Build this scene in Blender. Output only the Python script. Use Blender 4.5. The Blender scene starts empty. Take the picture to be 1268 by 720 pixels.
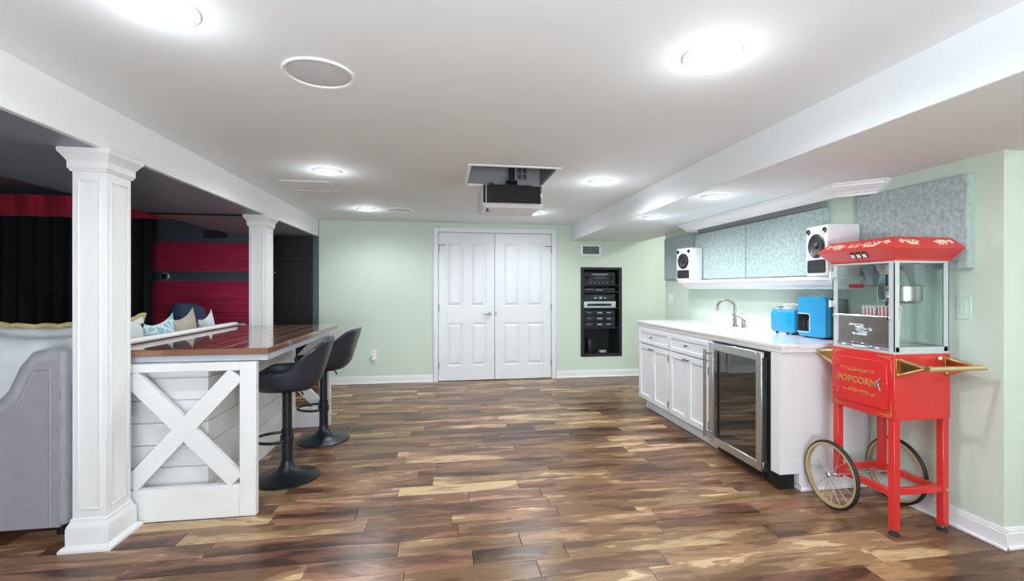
import bpy, bmesh, math, random
from mathutils import Vector, Matrix
random.seed(7)
PI = math.pi
scene = bpy.context.scene
COL = scene.collection

# ------------------------------------------------------------------ camera, world, exposure
CAM_H = 1.27
cam_d = bpy.data.cameras.new('camera')
cam_d.sensor_width = 36.0
cam_d.lens = 36.0 * 580.0 / 1268.0
cam_d.shift_x = -(641.5 - 634.0) / 1268.0
cam_d.shift_y = (357.0 - 360.0) / 1268.0
cam_d.clip_start = 0.05
cam = bpy.data.objects.new('camera', cam_d)
COL.objects.link(cam)
cam.location = (0, 0, CAM_H)
cam.rotation_euler = (PI / 2, 0, -math.atan(90.5 / 580.0))
scene.camera = cam

world = bpy.data.worlds.new('world')
scene.world = world
world.use_nodes = True
bg = world.node_tree.nodes['Background']
bg.inputs[0].default_value = (0.9, 0.95, 1.0, 1)
bg.inputs[1].default_value = 0.3

vs = scene.view_settings
vs.view_transform = 'Standard'
vs.look = 'None'
vs.exposure = 0.43
vs.gamma = 1.0
vs.use_curve_mapping = False
scene.render.film_transparent = False
scene.cycles.max_bounces = 10
scene.cycles.diffuse_bounces = 5
scene.cycles.glossy_bounces = 5
scene.cycles.transmission_bounces = 8
scene.cycles.transparent_max_bounces = 12
scene.cycles.use_denoising = True
scene.cycles.sample_clamp_indirect = 6.0
scene.cycles.caustics_reflective = False
scene.cycles.caustics_refractive = False


def area_light(name, loc, rot, sx, sy, power, color=(1, 1, 1), shape='RECTANGLE'):
    l = bpy.data.lights.new(name, 'AREA')
    l.shape = shape
    l.size = sx
    l.size_y = sy
    l.energy = power
    l.color = color
    o = bpy.data.objects.new(name, l)
    COL.objects.link(o)
    o.location = loc
    o.rotation_euler = rot
    return o


# added frontal fill from behind the camera; no window stands there
area_light('rear_fill', (0.2, -2.45, 1.15), (PI / 2, 0, 0), 3.6, 1.9, 18, (0.90, 0.96, 1.0))
# unseen uplight added behind the camera to brighten the ceiling
area_light('ceiling_fill', (0.1, -1.5, 1.0), (PI - 0.55, 0, 0), 0.9, 0.9, 120, (0.86, 0.94, 1.0))
# stairwell beyond the partition
area_light('stairwell_lamp', (3.55, 5.2, 2.25), (0, 0, 0), 0.5, 1.4, 22, (1.0, 1.0, 0.98))
area_light('side_room_lamp', (3.6, 0.6, 2.2), (0, 0, 0), 0.6, 1.0, 14, (1.0, 1.0, 0.98))
CAN_POWER = 9.0

# ------------------------------------------------------------------ materials
MATS = {}


def new_mat(name):
    m = bpy.data.materials.new(name)
    m.use_nodes = True
    nt = m.node_tree
    p = nt.nodes['Principled BSDF']
    MATS[name] = m
    return m, nt, p


def N(nt, kind, **kw):
    n = nt.nodes.new(kind)
    for k, v in kw.items():
        if k.startswith('i_'):
            n.inputs[k[2:].replace('_', ' ')].default_value = v
        else:
            setattr(n, k, v)
    return n


def L(nt, a, ao, b, bi):
    nt.links.new(a.outputs[ao], b.inputs[bi])


def mat(name, col, rough=0.5, metal=0.0, var=0.04, scale=6.0, bump=0.0, bscale=80.0, spec=0.5, coat=0.0, stretch=None, sheen=0.0):
    m, nt, p = new_mat(name)
    tc = N(nt, 'ShaderNodeTexCoord')
    mp = N(nt, 'ShaderNodeMapping')
    if stretch:
        mp.inputs['Scale'].default_value = stretch
    L(nt, tc, 'Object', mp, 'Vector')
    nz = N(nt, 'ShaderNodeTexNoise')
    nz.inputs['Scale'].default_value = scale
    nz.inputs['Detail'].default_value = 4
    L(nt, mp, 'Vector', nz, 'Vector')
    rp = N(nt, 'ShaderNodeValToRGB')
    a = [max(0, c * (1 - var)) for c in col[:3]] + [1]
    b = [min(1, c * (1 + var)) for c in col[:3]] + [1]
    rp.color_ramp.elements[0].position = 0.3
    rp.color_ramp.elements[1].position = 0.7
    rp.color_ramp.elements[0].color = a
    rp.color_ramp.elements[1].color = b
    L(nt, nz, 'Fac', rp, 'Fac')
    L(nt, rp, 'Color', p, 'Base Color')
    p.inputs['Roughness'].default_value = rough
    p.inputs['Metallic'].default_value = metal
    p.inputs['Specular IOR Level'].default_value = spec
    p.inputs['Coat Weight'].default_value = coat
    if sheen:
        p.inputs['Sheen Weight'].default_value = sheen
    if bump > 0:
        n2 = N(nt, 'ShaderNodeTexNoise')
        n2.inputs['Scale'].default_value = bscale
        n2.inputs['Detail'].default_value = 3
        L(nt, mp, 'Vector', n2, 'Vector')
        bp = N(nt, 'ShaderNodeBump')
        bp.inputs['Strength'].default_value = bump
        bp.inputs['Distance'].default_value = 0.01
        L(nt, n2, 'Fac', bp, 'Height')
        L(nt, bp, 'Normal', p, 'Normal')
    return m


def emit(name, col, strength):
    m, nt, p = new_mat(name)
    p.inputs['Base Color'].default_value = (*col, 1)
    p.inputs['Emission Color'].default_value = (*col, 1)
    p.inputs['Emission Strength'].default_value = strength
    return m


def glass(name, tint=(0.9, 0.97, 0.95), clear=0.88, rough=0.02, blend=0.25, top=0.8):
    # thin pane: mostly transparent with a glossy sheen by angle
    m, nt, p = new_mat(name)
    nt.nodes.remove(p)
    out = nt.nodes['Material Output']
    tr = N(nt, 'ShaderNodeBsdfTransparent')
    tr.inputs[0].default_value = (*tint, 1)
    gl = N(nt, 'ShaderNodeBsdfGlossy')
    gl.inputs['Roughness'].default_value = rough
    lw = N(nt, 'ShaderNodeLayerWeight')
    lw.inputs['Blend'].default_value = blend
    mr = N(nt, 'ShaderNodeMapRange')
    mr.inputs['To Min'].default_value = 1 - clear
    mr.inputs['To Max'].default_value = top
    L(nt, lw, 'Fresnel', mr, 'Value')
    mx = N(nt, 'ShaderNodeMixShader')
    L(nt, mr, 'Result', mx, 'Fac')
    L(nt, tr, 0, mx, 1)
    L(nt, gl, 0, mx, 2)
    L(nt, mx, 0, out, 'Surface')
    return m


def wood_mat(name, stops, attr=True, rough=0.3, coat=0.0, scale=1.0, streak=1.0, spec=0.5):
    m, nt, p = new_mat(name)
    geo = N(nt, 'ShaderNodeNewGeometry')
    at = N(nt, 'ShaderNodeAttribute', attribute_name='plank_tint')
    sep = N(nt, 'ShaderNodeSeparateColor')
    L(nt, at, 'Color', sep, 'Color')
    off = N(nt, 'ShaderNodeVectorMath', operation='SCALE')
    off.inputs['Scale'].default_value = 37.0
    L(nt, at, 'Color', off, 0)
    add = N(nt, 'ShaderNodeVectorMath', operation='ADD')
    L(nt, geo, 'Position', add, 0)
    L(nt, off, 'Vector', add, 1)
    mp = N(nt, 'ShaderNodeMapping')
    mp.inputs['Scale'].default_value = (1.5 * scale, 7.0 * scale, 1.0)
    L(nt, add, 'Vector', mp, 'Vector')
    warp = N(nt, 'ShaderNodeTexNoise')
    warp.inputs['Scale'].default_value = 1.3
    warp.inputs['Detail'].default_value = 2
    L(nt, mp, 'Vector', warp, 'Vector')
    wv = N(nt, 'ShaderNodeVectorMath', operation='SCALE')
    wv.inputs['Scale'].default_value = 1.5
    L(nt, warp, 'Color', wv, 0)
    ad2 = N(nt, 'ShaderNodeVectorMath', operation='ADD')
    L(nt, mp, 'Vector', ad2, 0)
    L(nt, wv, 'Vector', ad2, 1)
    big = N(nt, 'ShaderNodeTexNoise')
    big.inputs['Scale'].default_value = 1.05
    big.inputs['Detail'].default_value = 5
    big.inputs['Roughness'].default_value = 0.55
    L(nt, ad2, 'Vector', big, 'Vector')
    fine = N(nt, 'ShaderNodeTexNoise')
    fine.inputs['Scale'].default_value = 9.0
    fine.inputs['Detail'].default_value = 4
    L(nt, ad2, 'Vector', fine, 'Vector')
    # tone = big noise*streak + plank tint + fine
    m1 = N(nt, 'ShaderNodeMath', operation='MULTIPLY_ADD')
    m1.inputs[1].default_value = 1.25 * streak
    m1.inputs[2].default_value = -0.625 * streak + 0.5
    L(nt, big, 'Fac', m1, 0)
    m2 = N(nt, 'ShaderNodeMath', operation='MULTIPLY_ADD')
    m2.inputs[1].default_value = 0.34
    L(nt, sep, 'Red', m2, 0)
    L(nt, m1, 'Value', m2, 2)
    m3 = N(nt, 'ShaderNodeMath', operation='MULTIPLY_ADD')
    m3.inputs[1].default_value = 0.22
    L(nt, fine, 'Fac', m3, 0)
    L(nt, m2, 'Value', m3, 2)
    # growth-ring veins follow the contours of the large figure
    rg = N(nt, 'ShaderNodeMath', operation='MULTIPLY')
    rg.inputs[1].default_value = 55.0
    L(nt, big, 'Fac', rg, 0)
    sn = N(nt, 'ShaderNodeMath', operation='SINE')
    L(nt, rg, 'Value', sn, 0)
    mr_ = N(nt, 'ShaderNodeMath', operation='MULTIPLY_ADD')
    mr_.inputs[1].default_value = 0.055
    L(nt, sn, 'Value', mr_, 0)
    L(nt, m3, 'Value', mr_, 2)
    m3 = mr_
    m4 = N(nt, 'ShaderNodeMath', operation='SUBTRACT')
    m4.inputs[1].default_value = 0.28
    L(nt, m3, 'Value', m4, 0)
    rp = N(nt, 'ShaderNodeValToRGB')
    els = rp.color_ramp.elements
    els[0].position, els[0].color = stops[0][0], (*stops[0][1], 1)
    els[1].position, els[1].color = stops[-1][0], (*stops[-1][1], 1)
    for pos, c in stops[1:-1]:
        e = els.new(pos)
        e.color = (*c, 1)
    L(nt, m4, 'Value', rp, 'Fac')
    hs = N(nt, 'ShaderNodeHueSaturation')
    hm = N(nt, 'ShaderNodeMath', operation='MULTIPLY_ADD')
    hm.inputs[1].default_value = 0.022
    hm.inputs[2].default_value = 0.492
    L(nt, sep, 'Green', hm, 0)
    L(nt, hm, 'Value', hs, 'Hue')
    L(nt, rp, 'Color', hs, 'Color')
    L(nt, hs, 'Color', p, 'Base Color')
    p.inputs['Roughness'].default_value = rough
    p.inputs['Specular IOR Level'].default_value = spec
    p.inputs['Coat Weight'].default_value = coat
    p.inputs['Coat Roughness'].default_value = 0.03
    bp = N(nt, 'ShaderNodeBump')
    bp.inputs['Strength'].default_value = 0.06
    bp.inputs['Distance'].default_value = 0.004
    L(nt, fine, 'Fac', bp, 'Height')
    L(nt, bp, 'Normal', p, 'Normal')
    return m


mat('ceiling_paint', (0.83, 0.87, 0.90), 0.75, bump=0.05, bscale=60, var=0.015, scale=1.2)
mat('beam_white', (0.89, 0.895, 0.90), 0.5, var=0.01, scale=1.5)
mat('mint_paint', (0.622, 0.725, 0.632), 0.6, bump=0.06, bscale=120, var=0.02, scale=1.5)
mat('pale_mint_paint', (0.68, 0.785, 0.695), 0.6, bump=0.06, bscale=120, var=0.02, scale=1.5)
mat('slate_paint', (0.085, 0.115, 0.145), 0.55, var=0.06, scale=1.5)
mat('charcoal_ceiling', (0.29, 0.33, 0.41), 0.42, var=0.08, scale=1.2)
mat('white_wall', (0.75, 0.77, 0.75), 0.7)
mat('dark_carpet', (0.04, 0.04, 0.05), 0.9, var=0.2, scale=40)
mat('trim_white', (0.84, 0.85, 0.87), 0.35, var=0.01)
mat('door_white', (0.80, 0.82, 0.86), 0.38, var=0.012)
mat('cabinet_white', (0.77, 0.785, 0.815), 0.35, var=0.012)
mat('column_white', (0.79, 0.79, 0.795), 0.4, var=0.012)
mat('shiplap_white', (0.755, 0.755, 0.76), 0.45, var=0.02, stretch=(1, 1, 6))
mat('apron_shaded', (0.52, 0.56, 0.62), 0.45, var=0.02)  # white apron, darkened to carry the shade below the bar top
mat('quartz_white', (0.86, 0.86, 0.88), 0.15, var=0.004, scale=30)
mat('sub_dark', (0.035, 0.022, 0.015), 0.8)
mat('black_metal', (0.012, 0.013, 0.016), 0.38, var=0.1)
mat('black_plastic', (0.012, 0.012, 0.014), 0.35, var=0.1)
mat('black_gloss', (0.008, 0.008, 0.010), 0.12, var=0.1)
mat('black_flat', (0.006, 0.007, 0.009), 0.55, var=0.1)
mat('stool_leather', (0.018, 0.022, 0.034), 0.33, var=0.12, bump=0.12, bscale=140)
mat('stool_metal', (0.012, 0.016, 0.019), 0.36, metal=0.3, var=0.05)
mat('chrome', (0.75, 0.76, 0.78), 0.14, metal=1.0, var=0.02)
mat('nickel', (0.33, 0.32, 0.31), 0.28, metal=1.0, var=0.04)
mat('steel_brushed', (0.66, 0.67, 0.69), 0.3, metal=1.0, var=0.05, scale=20, stretch=(1, 1, 0.05), bump=0.03)
mat('steel_panel', (0.60, 0.57, 0.58), 0.28, metal=1.0, var=0.14, scale=10)
mat('aluminium', (0.70, 0.77, 0.80), 0.38, metal=0.45, var=0.03)
mat('grey_metal', (0.36, 0.40, 0.46), 0.4, metal=0.5, var=0.05)
mat('hinge_metal', (0.30, 0.29, 0.29), 0.35, metal=0.9)
mat('brass', (0.80, 0.62, 0.30), 0.25, metal=1.0, var=0.08)
mat('brass_dark', (0.42, 0.27, 0.10), 0.28, metal=1.0, var=0.3, scale=30)
mat('cream_gold', (0.56, 0.47, 0.24), 0.35, metal=0.35, var=0.05)
mat('gold_print', (0.44, 0.26, 0.07), 0.45, var=0.08)
mat('cream_print', (0.88, 0.76, 0.55), 0.45, var=0.05)
mat('cart_red', (0.66, 0.030, 0.028), 0.3, var=0.04, coat=0.3)
mat('cart_red_dark', (0.46, 0.02, 0.02), 0.3, var=0.05)
mat('spoke_steel', (0.55, 0.56, 0.57), 0.5, metal=0.5)
mat('rubber', (0.012, 0.012, 0.013), 0.6)
mat('appliance_blue', (0.012, 0.30, 0.60), 0.28, var=0.02, coat=0.2)
mat('appliance_grey', (0.055, 0.065, 0.075), 0.35)
mat('appliance_lining', (0.10, 0.11, 0.12), 0.3)
mat('speaker_white', (0.84, 0.83, 0.85), 0.4, var=0.01)
mat('speaker_cone', (0.022, 0.028, 0.038), 0.4, var=0.1)
mat('felt_panel', (0.43, 0.53, 0.53), 0.9, var=0.20, scale=38, bump=0.25, bscale=120)
mat('felt_panel_blue', (0.40, 0.49, 0.50), 0.9, var=0.22, scale=42, bump=0.25, bscale=120)
mat('felt_edge', (0.45, 0.56, 0.53), 0.9, var=0.08, scale=30)
mat('red_fabric', (0.52, 0.018, 0.085), 0.85, var=0.22, scale=4, bump=0.3, bscale=60, stretch=(0.4, 1, 8), sheen=0.2)
mat('red_valance', (0.48, 0.015, 0.05), 0.8, var=0.35, scale=5, stretch=(4, 1, 0.4), sheen=0.2)
mat('black_curtain', (0.006, 0.008, 0.012), 0.9, var=0.3, scale=4, stretch=(4, 1, 0.3))
mat('sofa_fabric', (0.34, 0.32, 0.36), 0.85, var=0.05, scale=14, bump=0.15, bscale=300, sheen=0.15)
mat('sofa_roll', (0.37, 0.37, 0.41), 0.8, var=0.08, scale=14, bump=0.15, bscale=300, sheen=0.15)
mat('navy_fabric', (0.022, 0.038, 0.09), 0.85, var=0.25, scale=12, bump=0.2, bscale=120)
mat('beige_fabric', (0.58, 0.53, 0.43), 0.85, var=0.08, scale=20, bump=0.2, bscale=120)
mat('white_fabric', (0.74, 0.78, 0.79), 0.85, var=0.05, scale=12, bump=0.2, bscale=120)
mat('gold_fringe', (0.62, 0.48, 0.22), 0.8, var=0.2, scale=40)
mat('plate_white', (0.82, 0.83, 0.82), 0.3, var=0.01)
mat('plate_mint', (0.63, 0.76, 0.66), 0.35, var=0.01)
mat('slot_dark', (0.05, 0.05, 0.05), 0.5)
mat('grille_grey', (0.19, 0.20, 0.21), 0.5, var=0.1)
mat('speaker_mesh', (0.63, 0.63, 0.67), 0.5, var=0.03, scale=60, bump=0.2, bscale=600)
mat('projector_white', (0.66, 0.66, 0.67), 0.35, var=0.02)
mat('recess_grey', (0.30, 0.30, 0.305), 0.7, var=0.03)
mat('rack_dark', (0.014, 0.017, 0.019), 0.45, var=0.08)
mat('gear_black', (0.016, 0.02, 0.028), 0.3, var=0.1)
mat('gear_silver', (0.68, 0.72, 0.75), 0.3, metal=0.6, var=0.04)
mat('gear_print', (0.40, 0.45, 0.48), 0.4)
mat('box_red', (0.72, 0.13, 0.16), 0.6)
mat('box_white', (0.80, 0.76, 0.76), 0.6)
mat('scoop_red', (0.42, 0.012, 0.03), 0.35)
glass('clear_glass', (0.95, 0.99, 0.985), 0.95, 0.02, 0.10, 0.5)
glass('smoked_glass', (0.17, 0.19, 0.20), 0.80, 0.01)
emit('lamp_lens', (1.0, 0.99, 0.97), 4.0)
wood_mat('acacia', [(0.08, (0.030, 0.013, 0.008)), (0.24, (0.078, 0.034, 0.019)), (0.42, (0.150, 0.070, 0.037)), (0.58, (0.225, 0.115, 0.062)), (0.72, (0.33, 0.185, 0.10)), (0.88, (0.56, 0.38, 0.22))], rough=0.3, streak=1.5, spec=0.4)
wood_mat('bar_wood', [(0.05, (0.07, 0.025, 0.016)), (0.4, (0.15, 0.058, 0.035)), (0.65, (0.24, 0.105, 0.06)), (1.0, (0.40, 0.23, 0.13))], rough=0.25, coat=1.0, scale=1.0)
wood_mat('bar_edge', [(0.05, (0.15, 0.075, 0.04)), (0.5, (0.27, 0.15, 0.085)), (1.0, (0.42, 0.27, 0.16))], rough=0.3, coat=0.6)


def fish_pattern():
    m, nt, p = new_mat('fish_print')
    tc = N(nt, 'ShaderNodeTexCoord')
    vo = N(nt, 'ShaderNodeTexVoronoi', feature='DISTANCE_TO_EDGE')
    vo.inputs['Scale'].default_value = 14
    L(nt, tc, 'Object', vo, 'Vector')
    rp = N(nt, 'ShaderNodeValToRGB')
    rp.color_ramp.elements[0].position = 0.05
    rp.color_ramp.elements[1].position = 0.14
    rp.color_ramp.elements[0].color = (0.80, 0.86, 0.86, 1)
    rp.color_ramp.elements[1].color = (0.30, 0.58, 0.66, 1)
    L(nt, vo, 'Distance', rp, 'Fac')
    L(nt, rp, 'Color', p, 'Base Color')
    p.inputs['Roughness'].default_value = 0.85


def stripes(name, c1, c2, sc):
    m, nt, p = new_mat(name)
    tc = N(nt, 'ShaderNodeTexCoord')
    wv = N(nt, 'ShaderNodeTexWave', bands_direction='DIAGONAL')
    wv.inputs['Scale'].default_value = sc
    L(nt, tc, 'Object', wv, 'Vector')
    rp = N(nt, 'ShaderNodeValToRGB')
    rp.color_ramp.elements[0].position = 0.48
    rp.color_ramp.elements[1].position = 0.52
    rp.color_ramp.elements[0].color = (*c1, 1)
    rp.color_ramp.elements[1].color = (*c2, 1)
    L(nt, wv, 'Fac', rp, 'Fac')
    L(nt, rp, 'Color', p, 'Base Color')
    p.inputs['Roughness'].default_value = 0.6


fish_pattern()

# ------------------------------------------------------------------ mesh helpers
W = {}          # world position of every object's origin while it is built


class B:
    """collects shapes in world (or thing-local) coordinates, builds ONE mesh object"""

    def __init__(self, *mats):
        self.bm = bmesh.new()
        self.mats = list(mats)
        self.mi = 0

    def use(self, m):
        if m not in self.mats:
            self.mats.append(m)
        self.mi = self.mats.index(m)
        return self

    def _new(self, fn):
        n0 = len(self.bm.faces)
        fn()
        self.bm.faces.ensure_lookup_table()
        for f in self.bm.faces[n0:]:
            f.material_index = self.mi

    def hexa(self, pts, bev=0.0):
        vs_ = [self.bm.verts.new(p) for p in pts]
        fs = []
        for q in ((0, 3, 2, 1), (4, 5, 6, 7), (0, 1, 5, 4), (1, 2, 6, 5), (2, 3, 7, 6), (3, 0, 4, 7)):
            f = self.bm.faces.new([vs_[i] for i in q])
            f.material_index = self.mi
            fs.append(f)
        if bev > 0:
            es = list({e for f in fs for e in f.edges})
            r = bmesh.ops.bevel(self.bm, geom=es, offset=bev, segments=2 if bev > 0.004 else 1, affect='EDGES', profile=0.5)
            for f in r['faces']:
                f.material_index = self.mi
        return self

    def box(self, x0, x1, y0, y1, z0, z1, bev=0.0, M=None):
        p = [(x0, y0, z0), (x1, y0, z0), (x1, y1, z0), (x0, y1, z0), (x0, y0, z1), (x1, y0, z1), (x1, y1, z1), (x0, y1, z1)]
        if M is not None:
            p = [M @ Vector(q) for q in p]
        return self.hexa(p, bev)

    def ring(self, c, u, v, r, seg):
        c, u, v = Vector(c), Vector(u), Vector(v)
        return [self.bm.verts.new(c + u * (r * math.cos(2 * PI * i / seg)) + v * (r * math.sin(2 * PI * i / seg))) for i in range(seg)]

    def bridge(self, a, b):
        n = len(a)
        for i in range(n):
            f = self.bm.faces.new((a[i], a[(i + 1) % n], b[(i + 1) % n], b[i]))
            f.material_index = self.mi

    def cap(self, a, flip=False):
        f = self.bm.faces.new(list(reversed(a)) if flip else a)
        f.material_index = self.mi

    def cyl(self, p0, p1, r0, r1=None, seg=16, caps=True):
        if r1 is None:
            r1 = r0
        p0, p1 = Vector(p0), Vector(p1)
        d = (p1 - p0).normalized()
        up = Vector((0, 0, 1)) if abs(d.z) < 0.9 else Vector((1, 0, 0))
        u = d.cross(up).normalized()
        v = d.cross(u).normalized()
        a = self.ring(p0, u, v, r0, seg)
        b = self.ring(p1, u, v, r1, seg)
        self.bridge(a, b)
        if caps:
            self.cap(a, True)
            self.cap(b)
        return self

    def tube(self, pts, r, seg=8, closed=False):
        pts = [Vector(p) for p in pts]
        n = len(pts)
        rs = r if isinstance(r, (list, tuple)) else [r] * n
        rings = []
        prev_u = None
        for i in range(n):
            if closed:
                d = pts[(i + 1) % n] - pts[i - 1]
            else:
                d = pts[min(i + 1, n - 1)] - pts[max(i - 1, 0)]
            d.normalize()
            if prev_u is None:
                up = Vector((0, 0, 1)) if abs(d.z) < 0.9 else Vector((1, 0, 0))
                u = d.cross(up).normalized()
            else:
                u = prev_u - d * prev_u.dot(d)
                u.normalize()
            prev_u = u
            v = d.cross(u).normalized()
            rings.append(self.ring(pts[i], u, v, rs[i], seg))
        for i in range(n - 1):
            self.bridge(rings[i], rings[i + 1])
        if closed:
            self.bridge(rings[-1], rings[0])
        else:
            self.cap(rings[0], True)
            self.cap(rings[-1])
        return self

    def lathe(self, prof, c=(0, 0, 0), seg=32, M=None):
        """prof: (radius, height) about z, moved by M then c"""
        c = Vector(c)
        rings = []
        for r, z in prof:
            row = []
            if r < 1e-5:
                p = Vector((0, 0, z))
                if M is not None:
                    p = M @ p
                row = [self.bm.verts.new(p + c)]
            else:
                for i in range(seg):
                    p = Vector((r * math.cos(2 * PI * i / seg), r * math.sin(2 * PI * i / seg), z))
                    if M is not None:
                        p = M @ p
                    row.append(self.bm.verts.new(p + c))
            rings.append(row)
        for a, b in zip(rings, rings[1:]):
            if len(a) == 1 and len(b) == 1:
                continue
            if len(a) == 1:
                for i in range(seg):
                    f = self.bm.faces.new((a[0], b[i], b[(i + 1) % seg])); f.material_index = self.mi
            elif len(b) == 1:
                for i in range(seg):
                    f = self.bm.faces.new((a[i], a[(i + 1) % seg], b[0])); f.material_index = self.mi
            else:
                self.bridge(a, b)
        return self

    def prism(self, poly, axis, lo, hi, bev=0.0):
        """poly: 2-D points in the two other axes (x:(y,z) y:(x,z) z:(x,y))"""
        def P(q, t):
            return {'x': (t, q[0], q[1]), 'y': (q[0], t, q[1]), 'z': (q[0], q[1], t)}[axis]
        a = [self.bm.verts.new(P(q, lo)) for q in poly]
        b = [self.bm.verts.new(P(q, hi)) for q in poly]
        n0 = len(self.bm.faces)
        self.bridge(a, b)
        self.cap(a, True)
        self.cap(b)
        return self

    def loft(self, rows, close_u=False, cap=False):
        """rows of equal-length point lists"""
        vr = [[self.bm.verts.new(p) for p in row] for row in rows]
        for a, b in zip(vr, vr[1:]):
            n = len(a)
            for i in range(n if close_u else n - 1):
                f = self.bm.faces.new((a[i], a[(i + 1) % n], b[(i + 1) % n], b[i]))
                f.material_index = self.mi
        if cap:
            self.cap(vr[0], True)
            self.cap(vr[-1])
        return self

    def build(self, name, parent=None, smooth=True, angle=38):
        bm = self.bm
        bmesh.ops.recalc_face_normals(bm, faces=bm.faces[:])
        xs = [v.co for v in bm.verts]
        lo = Vector((min(p.x for p in xs), min(p.y for p in xs), min(p.z for p in xs)))
        hi = Vector((max(p.x for p in xs), max(p.y for p in xs), max(p.z for p in xs)))
        c = (lo + hi) / 2
        if parent is None:
            c.z = lo.z
        bmesh.ops.translate(bm, verts=bm.verts[:], vec=-c)
        me = bpy.data.meshes.new(name)
        bm.to_mesh(me)
        bm.free()
        for m in self.mats:
            me.materials.append(MATS[m])
        if smooth:
            me.polygons.foreach_set('use_smooth', [True] * len(me.polygons))
            me.set_sharp_from_angle(angle=math.radians(angle))
        o = bpy.data.objects.new(name, me)
        COL.objects.link(o)
        W[o] = c.copy()
        if parent is not None:
            o.parent = parent
            o.location = c - W[parent]
        else:
            o.location = c
        return o


def thing(name, label, cat, loc=(0, 0, 0), group=None):
    o = bpy.data.objects.new(name, None)
    o.empty_display_size = 0.05
    COL.objects.link(o)
    o.location = loc
    W[o] = Vector(loc)
    o['label'] = label
    o['category'] = cat
    if group:
        o['group'] = group
    return o


def tag(o, label, cat, group=None):
    o['label'] = label
    o['category'] = cat
    if group:
        o['group'] = group
    return o


def structure(o):
    o['kind'] = 'structure'
    return o


def dup(root, label, loc=None, rotz=None):
    r = root.copy()
    COL.objects.link(r)
    r['label'] = label
    if loc is not None:
        r.location = loc
    if rotz is not None:
        r.rotation_euler = (0, 0, rotz)
    for ch in list(root.children):
        c = ch.copy()
        COL.objects.link(c)
        c.parent = r
        for g in list(ch.children):
            d = g.copy()
            COL.objects.link(d)
            d.parent = c
    return r


def superrect(x0, x1, y0, y1, r, n=5):
    """rounded rectangle outline"""
    pts = []
    for cx, cy, a0 in ((x1 - r, y1 - r, 0), (x0 + r, y1 - r, PI / 2), (x0 + r, y0 + r, PI), (x1 - r, y0 + r, 1.5 * PI)):
        for k in range(n + 1):
            a = a0 + k * PI / 2 / n
            pts.append((cx + r * math.cos(a), cy + r * math.sin(a)))
    return pts


def text_mesh(name, body, size, M, matname, parent, depth=0.0006):
    cu = bpy.data.curves.new(name, 'FONT')
    cu.body = body
    cu.size = size
    cu.align_x = 'CENTER'
    cu.align_y = 'CENTER'
    cu.extrude = depth
    cu.offset = 0.0012
    cu.space_character = 1.08
    t = bpy.data.objects.new(name + '_curve', cu)
    COL.objects.link(t)
    bpy.context.view_layer.update()
    dg = bpy.context.evaluated_depsgraph_get()
    me = bpy.data.meshes.new_from_object(t.evaluated_get(dg))
    bpy.data.objects.remove(t)
    bpy.data.curves.remove(cu)
    me.materials.clear()
    me.materials.append(MATS[matname])
    me.transform(M)
    c = sum((v.co for v in me.vertices), Vector()) / len(me.vertices)
    me.transform(Matrix.Translation(-c))
    o = bpy.data.objects.new(name, me)
    COL.objects.link(o)
    o.parent = parent
    o.location = c - W[parent]
    W[o] = c
    return o


# ================================================================== SETTING
H = 2.16          # main ceiling
HS = 1.945        # under the soffits
YB = 6.44         # back wall
XR = 2.69         # partition on the right
XL = -1.63        # white face of the left beam
XT = -2.64        # far edge of the dark theatre soffit


# ---- floor: subfloor with single planks
fl = structure(B('sub_dark').box(-6.2, 4.4, -2.7, 6.7, -0.06, -0.012).build('floor', smooth=False))


def plank_into(bm, lay, x0, x1, y0, y1, dz, col):
    g, e = 0.0007, 0.0018
    x0 += g; x1 -= g; y0 += g; y1 -= g
    lo = [bm.verts.new(p) for p in ((x0, y0, -0.012), (x1, y0, -0.012), (x1, y1, -0.012), (x0, y1, -0.012))]
    md = [bm.verts.new(p) for p in ((x0, y0, -0.0016 + dz), (x1, y0, -0.0016 + dz), (x1, y1, -0.0016 + dz), (x0, y1, -0.0016 + dz))]
    tp = [bm.verts.new(p) for p in ((x0 + e, y0 + e, dz), (x1 - e, y0 + e, dz), (x1 - e, y1 - e, dz), (x0 + e, y1 - e, dz))]
    fs = [bm.faces.new(tp)]
    for a, b in ((lo, md), (md, tp)):
        for i in range(4):
            fs.append(bm.faces.new((a[i], a[(i + 1) % 4], b[(i + 1) % 4], b[i])))
    for f in fs:
        for lp in f.loops:
            lp[lay] = col


def plank_object(name, items, parent, kind=None):
    bm = bmesh.new()
    lay = bm.loops.layers.float_color.new('plank_tint')
    for it in items:
        plank_into(bm, lay, *it)
    me = bpy.data.meshes.new(name)
    if len(items) == 1:
        it = items[0]
        c = Vector(((it[0] + it[1]) / 2, (it[2] + it[3]) / 2, 0))
    else:
        c = Vector((0, 0, 0))
    bmesh.ops.translate(bm, verts=bm.verts[:], vec=-c)
    bm.to_mesh(me)
    bm.free()
    me.materials.append(MATS['acacia'])
    o = bpy.data.objects.new(name, me)
    COL.objects.link(o)
    o.parent = parent
    o.location = c - W[parent]
    W[o] = c
    if kind:
        o['kind'] = kind
    return o


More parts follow.
